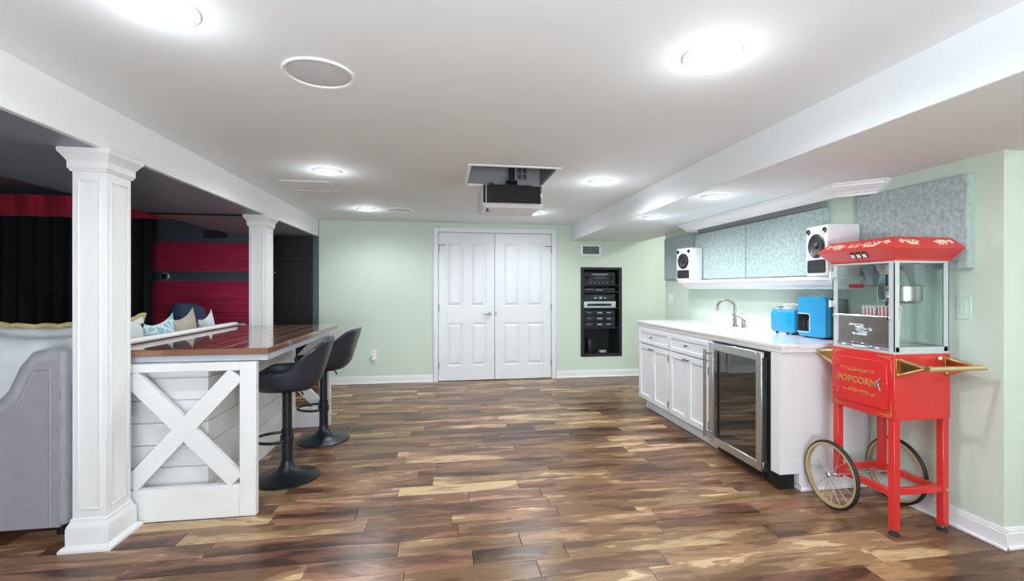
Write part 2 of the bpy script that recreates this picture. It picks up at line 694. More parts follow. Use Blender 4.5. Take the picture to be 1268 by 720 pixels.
rest, single = [], []
PW = 0.131
y = -2.7
row = 0
rf = random.Random(11)
while y < 6.70:
    x = -6.2 + rf.uniform(-0.9, 0)
    while x < 4.4:
        ln = rf.choice((0.45, 0.6, 0.75, 0.9, 1.1, 1.2))
        t = rf.random()
        col = (t, rf.random(), rf.random(), 1)
        it = (max(x, -6.2), min(x + ln, 4.4), y, min(y + PW, 6.7), rf.uniform(-0.0004, 0.0002), col)
        cx, cy = x + ln / 2, y + PW / 2
        if it[1] - it[0] > 0.05:
            vis = 1.75 < cy < YB and -2.15 < cx < 2.75 and not (cx > 2.15 and 2.65 < cy) and not (cx < -1.35 and cy > 2.9)
            (single if vis else rest).append(it)
        x += ln
    y += PW
    row += 1
single.sort(key=lambda it: math.hypot((it[0] + it[1]) / 2, it[2]))
rest += single[298:]
for it in single[:298]:
    plank_object('plank', [it], fl)
plank_object('planks_beyond', rest, fl, 'stuff')

# ---- ceiling with the opening above the projector
HX0, HX1, HY0, HY1 = 0.185, 0.83, 3.39, 4.05
c = B('ceiling_paint')
c.box(-1.70, HX0, -2.7, 6.6, H, H + 0.08)
c.box(HX1, 1.80, -2.7, 6.6, H, H + 0.08)
c.box(HX0, HX1, -2.7, HY0, H, H + 0.08)
c.box(HX0, HX1, HY1, 6.6, H, H + 0.08)
structure(c.build('ceiling', smooth=False))
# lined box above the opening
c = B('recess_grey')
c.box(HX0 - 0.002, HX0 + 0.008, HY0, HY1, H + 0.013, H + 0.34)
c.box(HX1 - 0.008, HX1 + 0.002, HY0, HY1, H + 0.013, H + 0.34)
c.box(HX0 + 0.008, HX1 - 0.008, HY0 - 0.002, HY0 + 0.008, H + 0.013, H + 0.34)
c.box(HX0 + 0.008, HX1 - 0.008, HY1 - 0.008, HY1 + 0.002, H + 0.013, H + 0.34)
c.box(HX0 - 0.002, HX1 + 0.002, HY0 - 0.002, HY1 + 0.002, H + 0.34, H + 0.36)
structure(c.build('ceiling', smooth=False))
t = B('trim_white')
w = 0.022
t.box(HX0 - w, HX0 + 0.004, HY0 - w, HY1 + w, H - 0.008, H + 0.012, 0.002)
t.box(HX1 - 0.004, HX1 + w, HY0 - w, HY1 + w, H - 0.008, H + 0.012, 0.002)
t.box(HX0 + 0.004, HX1 - 0.004, HY0 - w, HY0 + 0.004, H - 0.008, H + 0.012, 0.002)
t.box(HX0 + 0.004, HX1 - 0.004, HY1 - 0.004, HY1 + w, H - 0.008, H + 0.012, 0.002)
structure(t.build('trim_1'))

# ---- right soffit, left beam, theatre soffit and ceilings
structure(B('ceiling_paint').box(1.772, 2.81, -2.7, YB, HS, H + 0.06, 0.004).build('ceiling'))
structure(B('beam_white').box(XL - 0.03, XL, -2.7, YB, HS, H, 0.003).build('trim_2'))
structure(B('charcoal_ceiling').box(XT, XL - 0.031, -2.7, YB, HS + 0.001, H + 0.2).build('ceiling', smooth=False))
structure(B('black_flat').box(XT + 0.002, -1.84, 4.635, 4.665, HS - 0.012, HS, 0.002).build('trim_3'))
structure(B('charcoal_ceiling').box(-6.2, XT - 0.001, -2.7, 6.6, 2.40, 2.46).build('ceiling', smooth=False))
structure(B('white_wall').box(2.811, 4.4, -2.7, 6.6, 2.35, 2.41).build('ceiling', smooth=False))

# ---- walls
DX0, DX1, DZ = -0.09, 1.482, 2.03
NX0, NX1, NZ0, NZ1 = 1.905, 2.519, 0.292, 1.568
c = B('mint_paint')
T = 0.12
c.box(-1.625, DX0, YB, YB + T, 0, H)
c.box(DX0, DX1, YB, YB + T, DZ, H)
c.box(DX1, NX0, YB, YB + T, 0, H)
c.box(NX0, NX1, YB, YB + T, 0, NZ0)
c.box(NX0, NX1, YB, YB + T, NZ1, H)
c.box(NX1, 4.3, YB, YB + T, 0, 2.349)
structure(c.build('wall_back', smooth=False))
structure(B('white_wall').box(DX0 - 0.3, DX1 + 0.3, YB + 0.2, YB + 0.22, -0.012, H).build('wall_back', smooth=False))
structure(B('slate_paint').box(-6.2, -1.626, YB, YB + T, 0, 2.399).build('wall_back', smooth=False))
structure(B('slate_paint').box(-6.2, -6.1, -2.7, YB, 0, 2.399).build('wall_left', smooth=False))
structure(B('mint_paint').box(XR, XR + 0.12, 1.89, 5.434, 0, HS).build('wall_right', smooth=False))
structure(B('pale_mint_paint').box(4.3, 4.4, -2.7, YB, 0, 2.349).build('wall_right', smooth=False))
structure(B('white_wall').box(-6.1, 4.3, -2.7, -2.6, 0, 2.349).build('wall_front', smooth=False))


# ---- baseboards
def baseboard(name, segs):
    """segs: (axis, lo, hi, face, sign) - face is the wall plane, sign the side the board stands on"""
    b = B('trim_white')
    for ax, lo, hi, face, s in segs:
        for d, z0, z1 in ((0.014, 0.0, 0.078), (0.010, 0.078, 0.092), (0.006, 0.092, 0.102)):
            a, e = sorted((face, face + s * d))
            if ax == 'x':
                b.box(lo, hi, a, e, z0, z1, 0.001)
            else:
                b.box(a, e, lo, hi, z0, z1, 0.001)
        a, e = sorted((face, face + s * 0.024))
        if ax == 'x':
            b.box(lo, hi, a, e, 0.0, 0.016, 0.003)
        else:
            b.box(a, e, lo, hi, 0.0, 0.016, 0.003)
    return structure(b.build(name))


baseboard('baseboard_back', [('x', -1.62, -0.158, YB, -1), ('x', 1.552, 4.29, YB, -1)])
baseboard('baseboard_right', [('y', 1.866, 2.618, XR, -1), ('y', 4.77, 5.434, XR, -1), ('x', XR, XR + 0.12, 1.89, -1)])

# ---- door casing and the two leaves
b = B('door_white')
cw = 0.062
for x0, x1 in ((DX0 - cw, DX0), (DX1, DX1 + cw)):
    b.box(x0, x1, YB - 0.018, YB, 0, DZ + cw, 0.004)
b.box(DX0, DX1, YB - 0.018, YB, DZ, DZ + cw, 0.004)
for x0, x1 in ((DX0 - cw, DX0 - cw + 0.014), (DX1 + cw - 0.014, DX1 + cw)):
    b.box(x0, x1, YB - 0.026, YB - 0.016, 0, DZ + cw, 0.003)
b.box(DX0 - cw, DX1 + cw, YB - 0.026, YB - 0.016, DZ + cw - 0.014, DZ + cw, 0.003)
structure(b.build('trim_4'))


def door_leaf(name, x0, x1, lever):
    yf = YB + 0.004
    d = B('door_white')
    # stiles, rails and recessed field
    st = 0.115
    mid = (x0 + x1) / 2
    rails = ((0.010, 0.21), (0.79, 1.02), (1.90, DZ - 0.004))
    d.box(x0, x0 + st, yf, yf + 0.035, 0.010, DZ - 0.004, 0.002)
    d.box(x1 - st, x1, yf, yf + 0.035, 0.010, DZ - 0.004, 0.002)
    d.box(mid - 0.055, mid + 0.055, yf, yf + 0.035, 0.21, 0.79)
    d.box(mid - 0.055, mid + 0.055, yf, yf + 0.035, 1.02, 1.90)
    for z0, z1 in rails:
        d.box(x0 + st, x1 - st, yf, yf + 0.035, z0, z1)
    d.box(x0 + st, x1 - st, yf + 0.014, yf + 0.030, 0.05, DZ - 0.05)
    leaf = structure(d.build(name))
    for a, e in ((x0 + st, mid - 0.055), (mid + 0.055, x1 - st)):
        for z0, z1 in ((0.21, 0.79), (1.02, 1.90)):
            p = B('door_white')
            g, k = 0.016, 0.05
            p.hexa([(a + g, yf + 0.0135, z0 + g), (e - g, yf + 0.0135, z0 + g), (e - g, yf + 0.0135, z1 - g), (a + g, yf + 0.0135, z1 - g),
                    (a + k, yf + 0.001, z0 + k), (e - k, yf + 0.001, z0 + k), (e - k, yf + 0.001, z1 - k), (a + k, yf + 0.001, z1 - k)])
            p.build('raised_panel', leaf, smooth=False)
    hx = x0 if lever else x1
    for z in (0.22, 1.0, 1.80):
        h = B('hinge_metal')
        h.cyl((hx, yf - 0.012, z - 0.045), (hx, yf - 0.012, z + 0.045), 0.008, seg=10)
        h.cyl((hx, yf - 0.012, z + 0.045), (hx, yf - 0.012, z + 0.052), 0.005, 0.009, seg=10)
        if z > 1.5:      # hinge-pin door stop
            s = 1 if lever else -1
            h.cyl((hx, yf - 0.012, z + 0.056), (hx + s * 0.075, yf - 0.016, z + 0.056), 0.005, seg=8)
            h.cyl((hx + s * 0.075, yf - 0.016, z + 0.056), (hx + s * 0.085, yf - 0.016, z + 0.056), 0.010, seg=10)
        h.build('hinge', leaf)
    if lever:
        zz, xx = 0.914, x1 - 0.065
        h = B('nickel')
        h.cyl((xx, yf, zz), (xx, yf - 0.010, zz), 0.030, 0.027, seg=20)
        h.cyl((xx, yf - 0.008, zz), (xx, yf - 0.045, zz), 0.010, seg=12)
        h.tube([(xx + 0.008, yf - 0.047, zz), (xx - 0.03, yf - 0.05, zz + 0.006), (xx - 0.065, yf - 0.05, zz - 0.004), (xx - 0.10, yf - 0.048, zz + 0.004)], [0.011, 0.010, 0.008, 0.006], 10)
        h.build('door_lever', leaf)
    else:
        h = B('nickel')
        h.box(x0 + 0.001, x0 + 0.02, yf - 0.004, yf, 0.88, 0.95, 0.001)
        h.build('strike_plate', leaf)
    return leaf


mx = (DX0 + DX1) / 2 - 0.016
door_leaf('door_1', DX0 + 0.004, mx - 0.0025, True)
door_leaf('door_2', mx + 0.0025, DX1 - 0.004, False)

# ================================================================== CEILING FITTINGS
def can_lamps(x, y, z, power):
    # the lamp throws most of its light down and a little sideways along the ceiling
    for kind, e, dz in (('SPOT', power * 3.9, 0.03), ('POINT', power * 0.15, 0.12)):
        l = bpy.data.lights.new('can_lamp', kind)
        l.energy = e
        l.shadow_soft_size = 0.05
        l.color = (0.90, 0.97, 1.0)
        if kind == 'SPOT':
            l.spot_size = math.radians(172)
            l.spot_blend = 0.6
        o = bpy.data.objects.new('can_lamp', l)
        COL.objects.link(o)
        o.location = (x, y, z - dz)


def recessed_light(label, x, y, z, r=0.105, power=CAN_POWER):
    t = thing('recessed_light', label, 'ceiling light', (x, y, z), 'recessed ceiling lights')
    b = B('beam_white')
    b.lathe([(r, 0), (r, -0.006), (r * 0.93, -0.012), (r * 0.78, -0.013), (r * 0.74, -0.006), (r * 0.74, 0)], (x, y, z), 40)
    b.build('trim_ring', t)
    e = B('lamp_lens')
    e.lathe([(r * 0.74, -0.006), (r * 0.6, -0.011), (r * 0.35, -0.014), (0, -0.015)], (x, y, z), 40)
    e.build('lens', t)
    can_lamps(x, y, z, power)
    return t


recessed_light('bright recessed ceiling light over the floor beside the near white column', -0.894, 1.637, H, 0.112)
recessed_light('bright recessed ceiling light beside the lowered soffit, opposite the popcorn cart', 1.006, 1.651, H, 0.108)
recessed_light('recessed ceiling light over the bar stools, next to the access panel', -0.885, 3.741, H)
recessed_light('recessed ceiling light between the projector and the lowered soffit', 1.282, 3.758, H)
recessed_light('recessed ceiling light close to the mint wall and the far end of the bar', -0.875, 5.468, H)
recessed_light('recessed ceiling light before the double doors, half hidden behind the projector', 1.021, 5.458, H)
recessed_light('nearer recessed light in the lowered soffit above the white counter', 1.948, 3.172, HS, 0.09, CAN_POWER * 0.55)
recessed_light('farther recessed light in the lowered soffit above the white counter', 1.948, 4.199, HS, 0.09, CAN_POWER * 0.55)
for q in ((-0.89, -0.5), (1.0, -0.5)):
    can_lamps(q[0], q[1], H, CAN_POWER)


def ceiling_speaker(label, x, y, r):
    t = thing('ceiling_speaker', label, 'speaker', (x, y, H), 'round ceiling speakers')
    B('beam_white').lathe([(r, 0), (r, -0.004), (r * 0.97, -0.008), (r * 0.9, -0.006), (r * 0.88, -0.002), (r * 0.88, 0)], (x, y, H), 48).build('bezel', t)
    B('speaker_mesh').lathe([(r * 0.875, -0.002), (r * 0.6, -0.0045), (0, -0.0055)], (x, y, H), 48).build('grille', t)
    return t


ceiling_speaker('large round grey ceiling speaker grille with white rim over the open floor', -0.515, 2.045, 0.142)
ceiling_speaker('flat round ceiling speaker above the floor before the double doors', -0.508, 5.465, 0.14)

b = B('ceiling_paint')
px, py = -1.16, 4.31
for a, e in (((px - 0.2, px + 0.2, py - 0.2, py - 0.185)), ((px - 0.2, px + 0.2, py + 0.185, py + 0.2))), :
    pass
b.box(px - 0.2, px + 0.2, py - 0.2, py - 0.185, H - 0.005, H, 0.001)
b.box(px - 0.2, px + 0.2, py + 0.185, py + 0.2, H - 0.005, H, 0.001)
b.box(px - 0.2, px - 0.185, py - 0.185, py + 0.185, H - 0.005, H, 0.001)
b.box(px + 0.185, px + 0.2, py - 0.185, py + 0.185, H - 0.005, H, 0.001)
b.box(px - 0.18, px + 0.18, py - 0.18, py + 0.18, H - 0.003, H, 0.001)
tag(b.build('access_panel'), 'faint white square ceiling access panel beside the white beam over the bar', 'panel')

# ---- projector hanging from the opening
pj = thing('projector', 'black fronted ceiling projector hanging on a pole from the square ceiling opening', 'projector', (0.54, 3.75, H + 0.34))
PX0, PX1, PY0, PY1, PZ0, PZ1 = 0.285, 0.775, 3.66, 4.12, 1.93, 2.085
b = B('projector_white')
pr = superrect(PX0, PX1, PY0 + 0.012, PY1, 0.03)
ins = superrect(PX0 + 0.02, PX1 - 0.02, PY0 + 0.03, PY1 - 0.02, 0.03)
b.loft([[(p[0], p[1], PZ0 - 0.022) for p in ins], [(p[0], p[1], PZ0 + 0.006) for p in pr], [(p[0], p[1], PZ1 - 0.01) for p in pr], [(p[0], p[1], PZ1) for p in ins]], True, True)
body = b.build('body', pj)
b = B('black_gloss')
b.box(PX0 + 0.01, PX1 - 0.01, PY0, PY0 + 0.02, PZ0 + 0.012, PZ1 - 0.004, 0.004)
b.build('front_panel', pj)
b = B('chrome')
b.box(PX0 + 0.004, PX1 - 0.002, PY0 - 0.003, PY0 + 0.016, PZ0 + 0.002, PZ0 + 0.011, 0.002)
b.box(PX0 + 0.030, PX0 + 0.037, PY0 - 0.003, PY0 + 0.016, PZ0 + 0.012, PZ1 - 0.008, 0.001)
b.box(PX1 - 0.022, PX1 - 0.016, PY0 - 0.003, PY0 + 0.016, PZ0 + 0.012, PZ1 - 0.008, 0.001)
b.build('silver_trim', pj)
b = B('black_plastic')
b.box(PX0 + 0.06, PX1 - 0.08, PY0 + 0.06, PY1 - 0.1, PZ1 - 0.002, PZ1 + 0.014, 0.003)
b.box(PX0 + 0.06, PX0 + 0.10, PY0 + 0.06, PY0 + 0.12, PZ1 + 0.008, PZ1 + 0.026, 0.003)
b.lathe([(0.0, 0), (0.055, 0), (0.055, 0.012), (0.04, 0.03), (0.052, 0.034), (0.052, 0.046), (0.028, 0.055), (0.0, 0.055)], (0.54, 3.79, PZ1 + 0.012), 24)
b.build('mount_plate', pj)
B('black_metal').cyl((0.54, 3.79, PZ1 + 0.06), (0.54, 3.79, H + 0.339), 0.024, seg=20).build('pole', pj)
b = B('black_plastic')
b.lathe([(0.0, -0.03), (0.013, -0.03), (0.015, -0.022), (0.006, -0.02), (0.006, 0.0)], (PX0 + 0.05, PY0 + 0.07, PZ0 - 0.018), 14)
b.build('foot', pj)
b = B('chrome')
b.cyl((PX0 + 0.002, PY0 + 0.15, PZ0 + 0.07), (PX0 - 0.006, PY0 + 0.15, PZ0 + 0.07), 0.012, seg=14)
b.build('side_knob', pj)
op = thing('wall_outlet', 'grey power outlet on the lining of the ceiling opening behind the projector', 'outlet', (0.665, HY1 - 0.008, H + 0.05))
B('grille_grey').box(0.62, 0.71, HY1 - 0.018, HY1 - 0.0085, H + 0.055, H + 0.165, 0.003).build('plate', op)
for dx in (0.643, 0.687):
    for dz in (0.083, 0.137):
        B('slot_dark').box(dx - 0.014, dx + 0.014, HY1 - 0.020, HY1 - 0.0175, H + dz - 0.02, H + dz + 0.02, 0.001).build('socket', op)

# ================================================================== BACK WALL FITTINGS
# return-air grille
vt = thing('wall_vent', 'small white framed air vent above the equipment rack', 'vent', (2.055, YB, 1.73))
b = B('trim_white')
for x0, x1, z0, z1 in ((1.905, 1.935, 1.725, 1.89), (2.175, 2.205, 1.725, 1.89), (1.935, 2.175, 1.725, 1.755), (1.935, 2.175, 1.865, 1.89)):
    b.box(x0, x1, YB - 0.012, YB, z0, z1, 0.002)
b.build('frame', vt)
B('grille_grey').box(1.935, 2.175, YB - 0.003, YB, 1.755, 1.865).build('backing', vt)
for k in range(7):
    z = 1.763 + k * 0.0155
    b = B('grille_grey')
    M = Matrix.Translation((2.055, YB - 0.006, z)) @ Matrix.Rotation(math.radians(35), 4, 'X')
    b.box(-0.119, 0.119, -0.005, 0.005, -0.001, 0.001, 0, M)
    b.build('slat', vt, smooth=False)

# equipment rack: niche with frame and shelves
rk = thing('equipment_rack', 'tall black equipment rack set into the mint wall between doors and counter', 'rack', (2.212, YB, NZ0))
RD = YB + 0.42
b = B('rack_dark')
b.box(NX0, NX0 + 0.045, YB - 0.008, RD, NZ0, NZ1, 0.002)
b.box(NX1 - 0.045, NX1, YB - 0.008, RD, NZ0, NZ1, 0.002)
b.box(NX0 + 0.045, NX1 - 0.045, YB - 0.008, RD, NZ0, NZ0 + 0.04, 0.002)
b.box(NX0 + 0.045, NX1 - 0.045, YB - 0.008, RD, NZ1 - 0.035, NZ1, 0.002)
b.box(NX0, NX1, RD, RD + 0.015, NZ0, NZ1)
b.build('frame', rk)
ix0, ix1 = NX0 + 0.046, NX1 - 0.046
for z in (1.316, 1.216, 0.983, 0.705):
    B('rack_dark').box(ix0, ix1, YB + 0.004, RD - 0.01, z - 0.014, z, 0.001).build('shelf', rk)


def gear(name, label, x0, x1, z0, z1, face, cat='equipment', group=None):
    t = thing(name, label, cat, ((x0 + x1) / 2, YB + 0.2, z0), group)
    B('gear_black').box(x0, x1, YB + 0.034, YB + 0.36, z0 + 0.006, z1, 0.003).build('case', t)
    f = B(face)
    f.box(x0 - 0.004, x1 + 0.004, YB + 0.024, YB + 0.034, z0 + 0.004, z1 + 0.001, 0.002)
    f.build('faceplate', t)
    for xx in (x0 + 0.04, x1 - 0.04):
        for yo in (0.08, 0.32):
            B('black_plastic').cyl((xx, YB + yo, z0), (xx, YB + yo, z0 + 0.006), 0.014, seg=10).build('foot', t)
    return t


def knob_on(t, x, z, r, m='black_gloss', nm='knob'):
    B(m).cyl((x, YB + 0.024, z), (x, YB + 0.006, z), r, r * 0.9, seg=16).build(nm, t)


def strip_on(t, x0, x1, z0, z1, m='gear_print', nm='display'):
    B(m).box(x0, x1, YB + 0.0215, YB + 0.0245, z0, z1, 0.0005).build(nm, t)


gx0, gx1 = 1.965, 2.42
g = gear('av_receiver', 'large black receiver on the top shelf of the equipment rack', gx0, gx1, 1.316, 1.495, 'gear_black')
strip_on(g, 2.08, 2.31, 1.46, 1.472); strip_on(g, 2.12, 2.27, 1.40, 1.44, 'appliance_grey')
knob_on(g, 2.01, 1.42, 0.026); knob_on(g, 2.375, 1.42, 0.03)
for k in range(5):
    knob_on(g, 2.06 + 0.06 * k, 1.345, 0.006, 'gear_print', 'button')
g = gear('disc_player', 'slim black disc player on the second shelf of the rack', gx0, gx1, 1.216, 1.272, 'gear_black')
strip_on(g, 2.14, 2.24, 1.236, 1.246); strip_on(g, 2.0, 2.1, 1.25, 1.254, 'gear_print', 'tray')
g = gear('tape_deck', 'black audio component between the disc player and the silver unit', gx0, gx1, 1.085, 1.18, 'gear_black')
strip_on(g, 2.11, 2.15, 1.12, 1.14); strip_on(g, 2.19, 2.23, 1.115, 1.145); strip_on(g, 2.26, 2.29, 1.12, 1.14)
knob_on(g, 2.0, 1.13, 0.012)
g = gear('silver_component', 'bright silver audio unit in the middle of the rack', gx0 - 0.008, gx1 + 0.012, 0.984, 1.078, 'gear_silver')
strip_on(g, 2.01, 2.37, 1.012, 1.046, 'gear_black', 'window'); strip_on(g, 2.14, 2.24, 1.02, 1.03)
knob_on(g, 1.975, 1.03, 0.014, 'gear_silver'); knob_on(g, 2.41, 1.03, 0.014, 'gear_silver')
for k, (w_, ) in enumerate((('lowest',), ('middle',), ('topmost',))):
    z0 = 0.706 + k * 0.084
    g = gear('power_amplifier', 'black power amplifier, %s of the three stacked alike in the rack' % w_, gx0, gx1, z0, z0 + 0.08, 'gear_black', group='stacked power amplifiers')
    strip_on(g, 2.01, 2.07, z0 + 0.04, z0 + 0.046); strip_on(g, 2.16, 2.23, z0 + 0.034, z0 + 0.052); strip_on(g, 2.30, 2.36, z0 + 0.036, z0 + 0.048)
    knob_on(g, 2.12, z0 + 0.042, 0.012); knob_on(g, 2.27, z0 + 0.042, 0.012)
t = thing('modem', 'small upright dark modem in the bottom of the rack', 'modem', (2.07, YB + 0.15, NZ0 + 0.04))
B('gear_black').box(2.045, 2.10, YB + 0.08, YB + 0.22, NZ0 + 0.046, NZ0 + 0.235, 0.008).build('case', t)
B('gear_print').box(2.05, 2.095, YB + 0.10, YB + 0.20, NZ0 + 0.0402, NZ0 + 0.047, 0.002).build('stand', t)
b = B('gear_print')
pts = []
for k in range(40):
    a = k * 0.9
    pts.append((2.26 + 0.06 * math.cos(a) * (1 - k / 80) + k * 0.001, YB + 0.12 + 0.02 * math.sin(a), NZ0 + 0.046 + 0.006 * (k % 5)))
b.tube(pts, 0.005, 6)
tag(b.build('cable_bundle'), 'little tangle of white cable lying in the bottom of the rack', 'cable')

# outlet with a plug-in on the back wall
t = thing('wall_outlet', 'white outlet with plugged-in freshener low on the mint wall near the bar stools', 'outlet', (-0.932, YB, 0.31))
B('plate_white').box(-0.968, -0.896, YB - 0.007, YB, 0.335, 0.45, 0.003).build('plate', t)
b = B('plate_white')
b.box(-0.957, -0.907, YB - 0.05, YB - 0.007, 0.305, 0.375, 0.012)
b.build('plug_in', t)
b = B('slot_dark')
b.box(-0.942, -0.939, YB - 0.0085, YB - 0.0065, 0.405, 0.42)
b.box(-0.927, -0.924, YB - 0.0085, YB - 0.0065, 0.405, 0.42)
b.box(-0.95, -0.915, YB - 0.0515, YB - 0.048, 0.366, 0.372)
b.build('slots', t)

# ================================================================== COLUMNS
CX0, CX1, CY0, CY1 = -1.785, -1.637, 2.575, 2.757
col_ = thing('column', 'near white square column with moulded capital, beside the sofa arm', 'column', ((CX0 + CX1) / 2, (CY0 + CY1) / 2, 0), 'white columns under the left beam')
b = B('column_white')
b.box(CX0, CX1, CY0, CY1, 0.13, 1.86, 0.002)
b.build('shaft', col_)


def framed(face):
    p = B('column_white')
    m, w_, d = 0.022, 0.011, 0.006
    z0, z1 = 0.19, 1.80
    if face == 'front' or face == 'rear':
        yy = CY0 if face == 'front' else CY1
        a, e = (yy - d, yy) if face == 'front' else (yy, yy + d)
        for x0, x1, q0, q1 in ((CX0 + m, CX0 + m + w_, z0, z1), (CX1 - m - w_, CX1 - m, z0, z1), (CX0 + m + w_, CX1 - m - w_, z0, z0 + w_), (CX0 + m + w_, CX1 - m - w_, z1 - w_, z1)):
            p.box(x0, x1, a, e, q0, q1, 0.003)
    else:
        xx = CX1 if face == 'right' else CX0
        a, e = (xx, xx + d) if face == 'right' else (xx - d, xx)
        for y0, y1, q0, q1 in ((CY0 + m, CY0 + m + w_, z0, z1), (CY1 - m - w_, CY1 - m, z0, z1), (CY0 + m + w_, CY1 - m - w_, z0, z0 + w_), (CY0 + m + w_, CY1 - m - w_, z1 - w_, z1)):
            p.box(a, e, y0, y1, q0, q1, 0.003)
    p.build('panel_moulding', col_)


for f in ('front', 'rear', 'left', 'right'):
    framed(f)


def stack_profile(b, prof):
    """prof: (outset, z) lofted round the shaft rectangle"""
    rows = []
    for o_, z in prof:
        rows.append([(CX0 - o_, CY0 - o_, z), (CX1 + o_, CY0 - o_, z), (CX1 + o_, CY1 + o_, z), (CX0 - o_, CY1 + o_, z)])
    b.loft(rows, True, True)
    return b


stack_profile(B('column_white'), [(0.038, 0.0), (0.038, 0.012), (0.030, 0.022), (0.018, 0.028), (0.018, 0.105), (0.015, 0.118), (0.006, 0.135), (0.004, 0.15), (0.0, 0.152)]).build('base', col_, angle=20)
stack_profile(B('column_white'), [(0.0, 1.835), (0.006, 1.838), (0.010, 1.848), (0.014, 1.852), (0.014, 1.885), (0.020, 1.895), (0.032, 1.915), (0.038, 1.922), (0.040, 1.932), (0.040, HS)]).build('capital', col_, angle=20)
dup(col_, 'far white square column standing behind the far end of the bar', (col_.location.x, col_.location.y + 2.07, 0))

# ================================================================== BAR
bar = thing('bar_counter', 'white shiplap bar with X-braced ends and glossy dark wood top', 'bar', (-1.42, 3.7, 0))


def x_frame(y0, y1, nm):
    fx0, fx1, ft = -1.785, -1.043, 0.858
    b = B('shiplap_white')
    b.box(fx0, fx0 + 0.085, y0, y1, 0, ft, 0.002)
    b.box(fx1 - 0.085, fx1, y0, y1, 0, ft, 0.002)
    b.box(fx0 + 0.085, fx1 - 0.085, y0, y1, 0, 0.178, 0.002)
    b.box(fx0 + 0.085, fx1 - 0.085, y0, y1, 0.812, ft, 0.002)
    o = b.build(nm, bar)
    x0, x1, z0, z1 = fx0 + 0.085, fx1 - 0.085, 0.178, 0.812
    yy0, yy1 = y0 + 0.003, y1 - 0.003
    hw = 0.046

    def diag(ax, az, bx, bz, tr):
        d = Vector((bx - ax, 0, bz - az)).normalized()
        n = Vector((-d.z, 0, d.x)) * hw
        q = B('shiplap_white')
        A, Z = Vector((ax, 0, az)), Vector((bx, 0, bz))
        c4 = [A - n, Z - n, Z + n, A + n]
        q.hexa([(p.x, tr[0], p.z) for p in c4] + [(p.x, tr[1], p.z) for p in c4], 0.002)
        return q.build('diagonal_brace', bar)
    k = 0.02
    diag(x0 + k, z0 + k, x1 - k, z1 - k, (yy0, yy1))
    diag(x0 + k, z1 - k, x1 - k, z0 + k, (yy0 + 0.001, yy1 - 0.001))
    return o


x_frame(2.81, 2.85, 'end_frame')
x_frame(4.52, 4.56, 'end_frame')
# body core with shiplap boards on the front end and the stool side
BX0, BX1, BY0, BY1, BT = -1.80, -1.342, 2.93, 4.519, 0.885
B('shiplap_white').box(BX0, BX1 - 0.016, BY0 + 0.016, BY1, 0, BT).build('body', bar, smooth=False)
nb = 7
bh = BT / nb
for k in range(nb):
    z0 = k * bh
    B('shiplap_white').box(BX0, BX1, BY0, BY0 + 0.015, z0 + 0.002, z0 + bh - 0.002, 0.0012).build('shiplap_board', bar, smooth=False)
    B('shiplap_white').box(BX1 - 0.0155, BX1, BY0 + 0.0155, BY1, z0 + 0.002, z0 + bh - 0.002, 0.0012).build('shiplap_board', bar, smooth=False)
# apron and top
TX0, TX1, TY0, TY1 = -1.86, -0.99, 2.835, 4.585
b = B('apron_shaded')
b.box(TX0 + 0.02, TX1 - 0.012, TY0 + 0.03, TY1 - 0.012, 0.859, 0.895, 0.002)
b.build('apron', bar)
b = B('bar_edge')
b.box(TX0, TX1, TY0, TY1, 0.896, 0.9275, 0.002)
top = b.build('top_edge', bar)
rb = random.Random(3)
npl = 7
pwid = (TX1 - TX0 - 0.004) / npl
for k in range(npl):
    bm = bmesh.new()
    lay = bm.loops.layers.float_color.new('plank_tint')
    x0 = TX0 + 0.002 + k * pwid
    plank_into(bm, lay, x0 - 0.0006, x0 + pwid + 0.0006, TY0 + 0.001, TY1 - 0.001, 0.9315 - 0.0, (rb.random() * 0.6, rb.random(), rb.random(), 1))
    for v in bm.verts:
        if v.co.z < 0.5:
            v.co.z = 0.9277
    me = bpy.data.meshes.new('top_board')
    cpt = Vector((x0 + pwid / 2, (TY0 + TY1) / 2, 0.93))
    bmesh.ops.translate(bm, verts=bm.verts[:], vec=-cpt)
    bm.to_mesh(me)
    bm.free()
    me.materials.append(MATS['bar_wood'])
    o = bpy.data.objects.new('top_board', me)
    COL.objects.link(o)
    o.parent = bar
    o.location = cpt - W[bar]
    W[o] = cpt
# glossy white rounded ledge along the sofa side of the bar top
b = B('quartz_white')
pr = superrect(-1.885, -1.835, 0.932, 0.968, 0.016, 4)
rows = []
for yy, s in ((2.84, 1), (4.50, 1), (4.53, 0.97), (4.55, 0.85), (4.562, 0.6), (4.566, 0.3)):
    rows.append([(-1.86 + (p[0] + 1.86) * s, yy, 0.95 + (p[1] - 0.95) * s) for p in pr])
b.loft(rows, True, True)
b.build('ledge_rail', bar)

# ================================================================== STOOLS
st = thing('bar_stool', 'nearer black leather bucket bar stool at the white bar', 'stool', (0, 0, 0), 'bar stools at the white bar')
b = B('stool_metal')
b.lathe([(0, 0), (0.205, 0), (0.205, 0.007), (0.195, 0.012), (0.14, 0.022), (0.09, 0.04), (0.058, 0.065), (0.042, 0.095), (0.036, 0.12), (0, 0.12)], seg=48)
b.build('base', st)
b = B('stool_metal')
b.lathe([(0, 0.11), (0.034, 0.11), (0.034, 0.30), (0.036, 0.302), (0.036, 0.33), (0.030, 0.335), (0.030, 0.57), (0.06, 0.585), (0.10, 0.595), (0, 0.595)], seg=24)
b.build('pole', st)
b = B('stool_metal')
ring_pts = []
for k in range(25):
    a = PI * 0.5 + PI * k / 24
    ring_pts.append((-0.05 + 0.155 * math.cos(a) * 1.0, 0.125 * math.sin(a), 0.27))
b.tube([(0.0, 0.036, 0.262), (-0.01, 0.10, 0.268)] + ring_pts + [(-0.01, -0.10, 0.268), (0.0, -0.036, 0.262)], 0.010, 8)
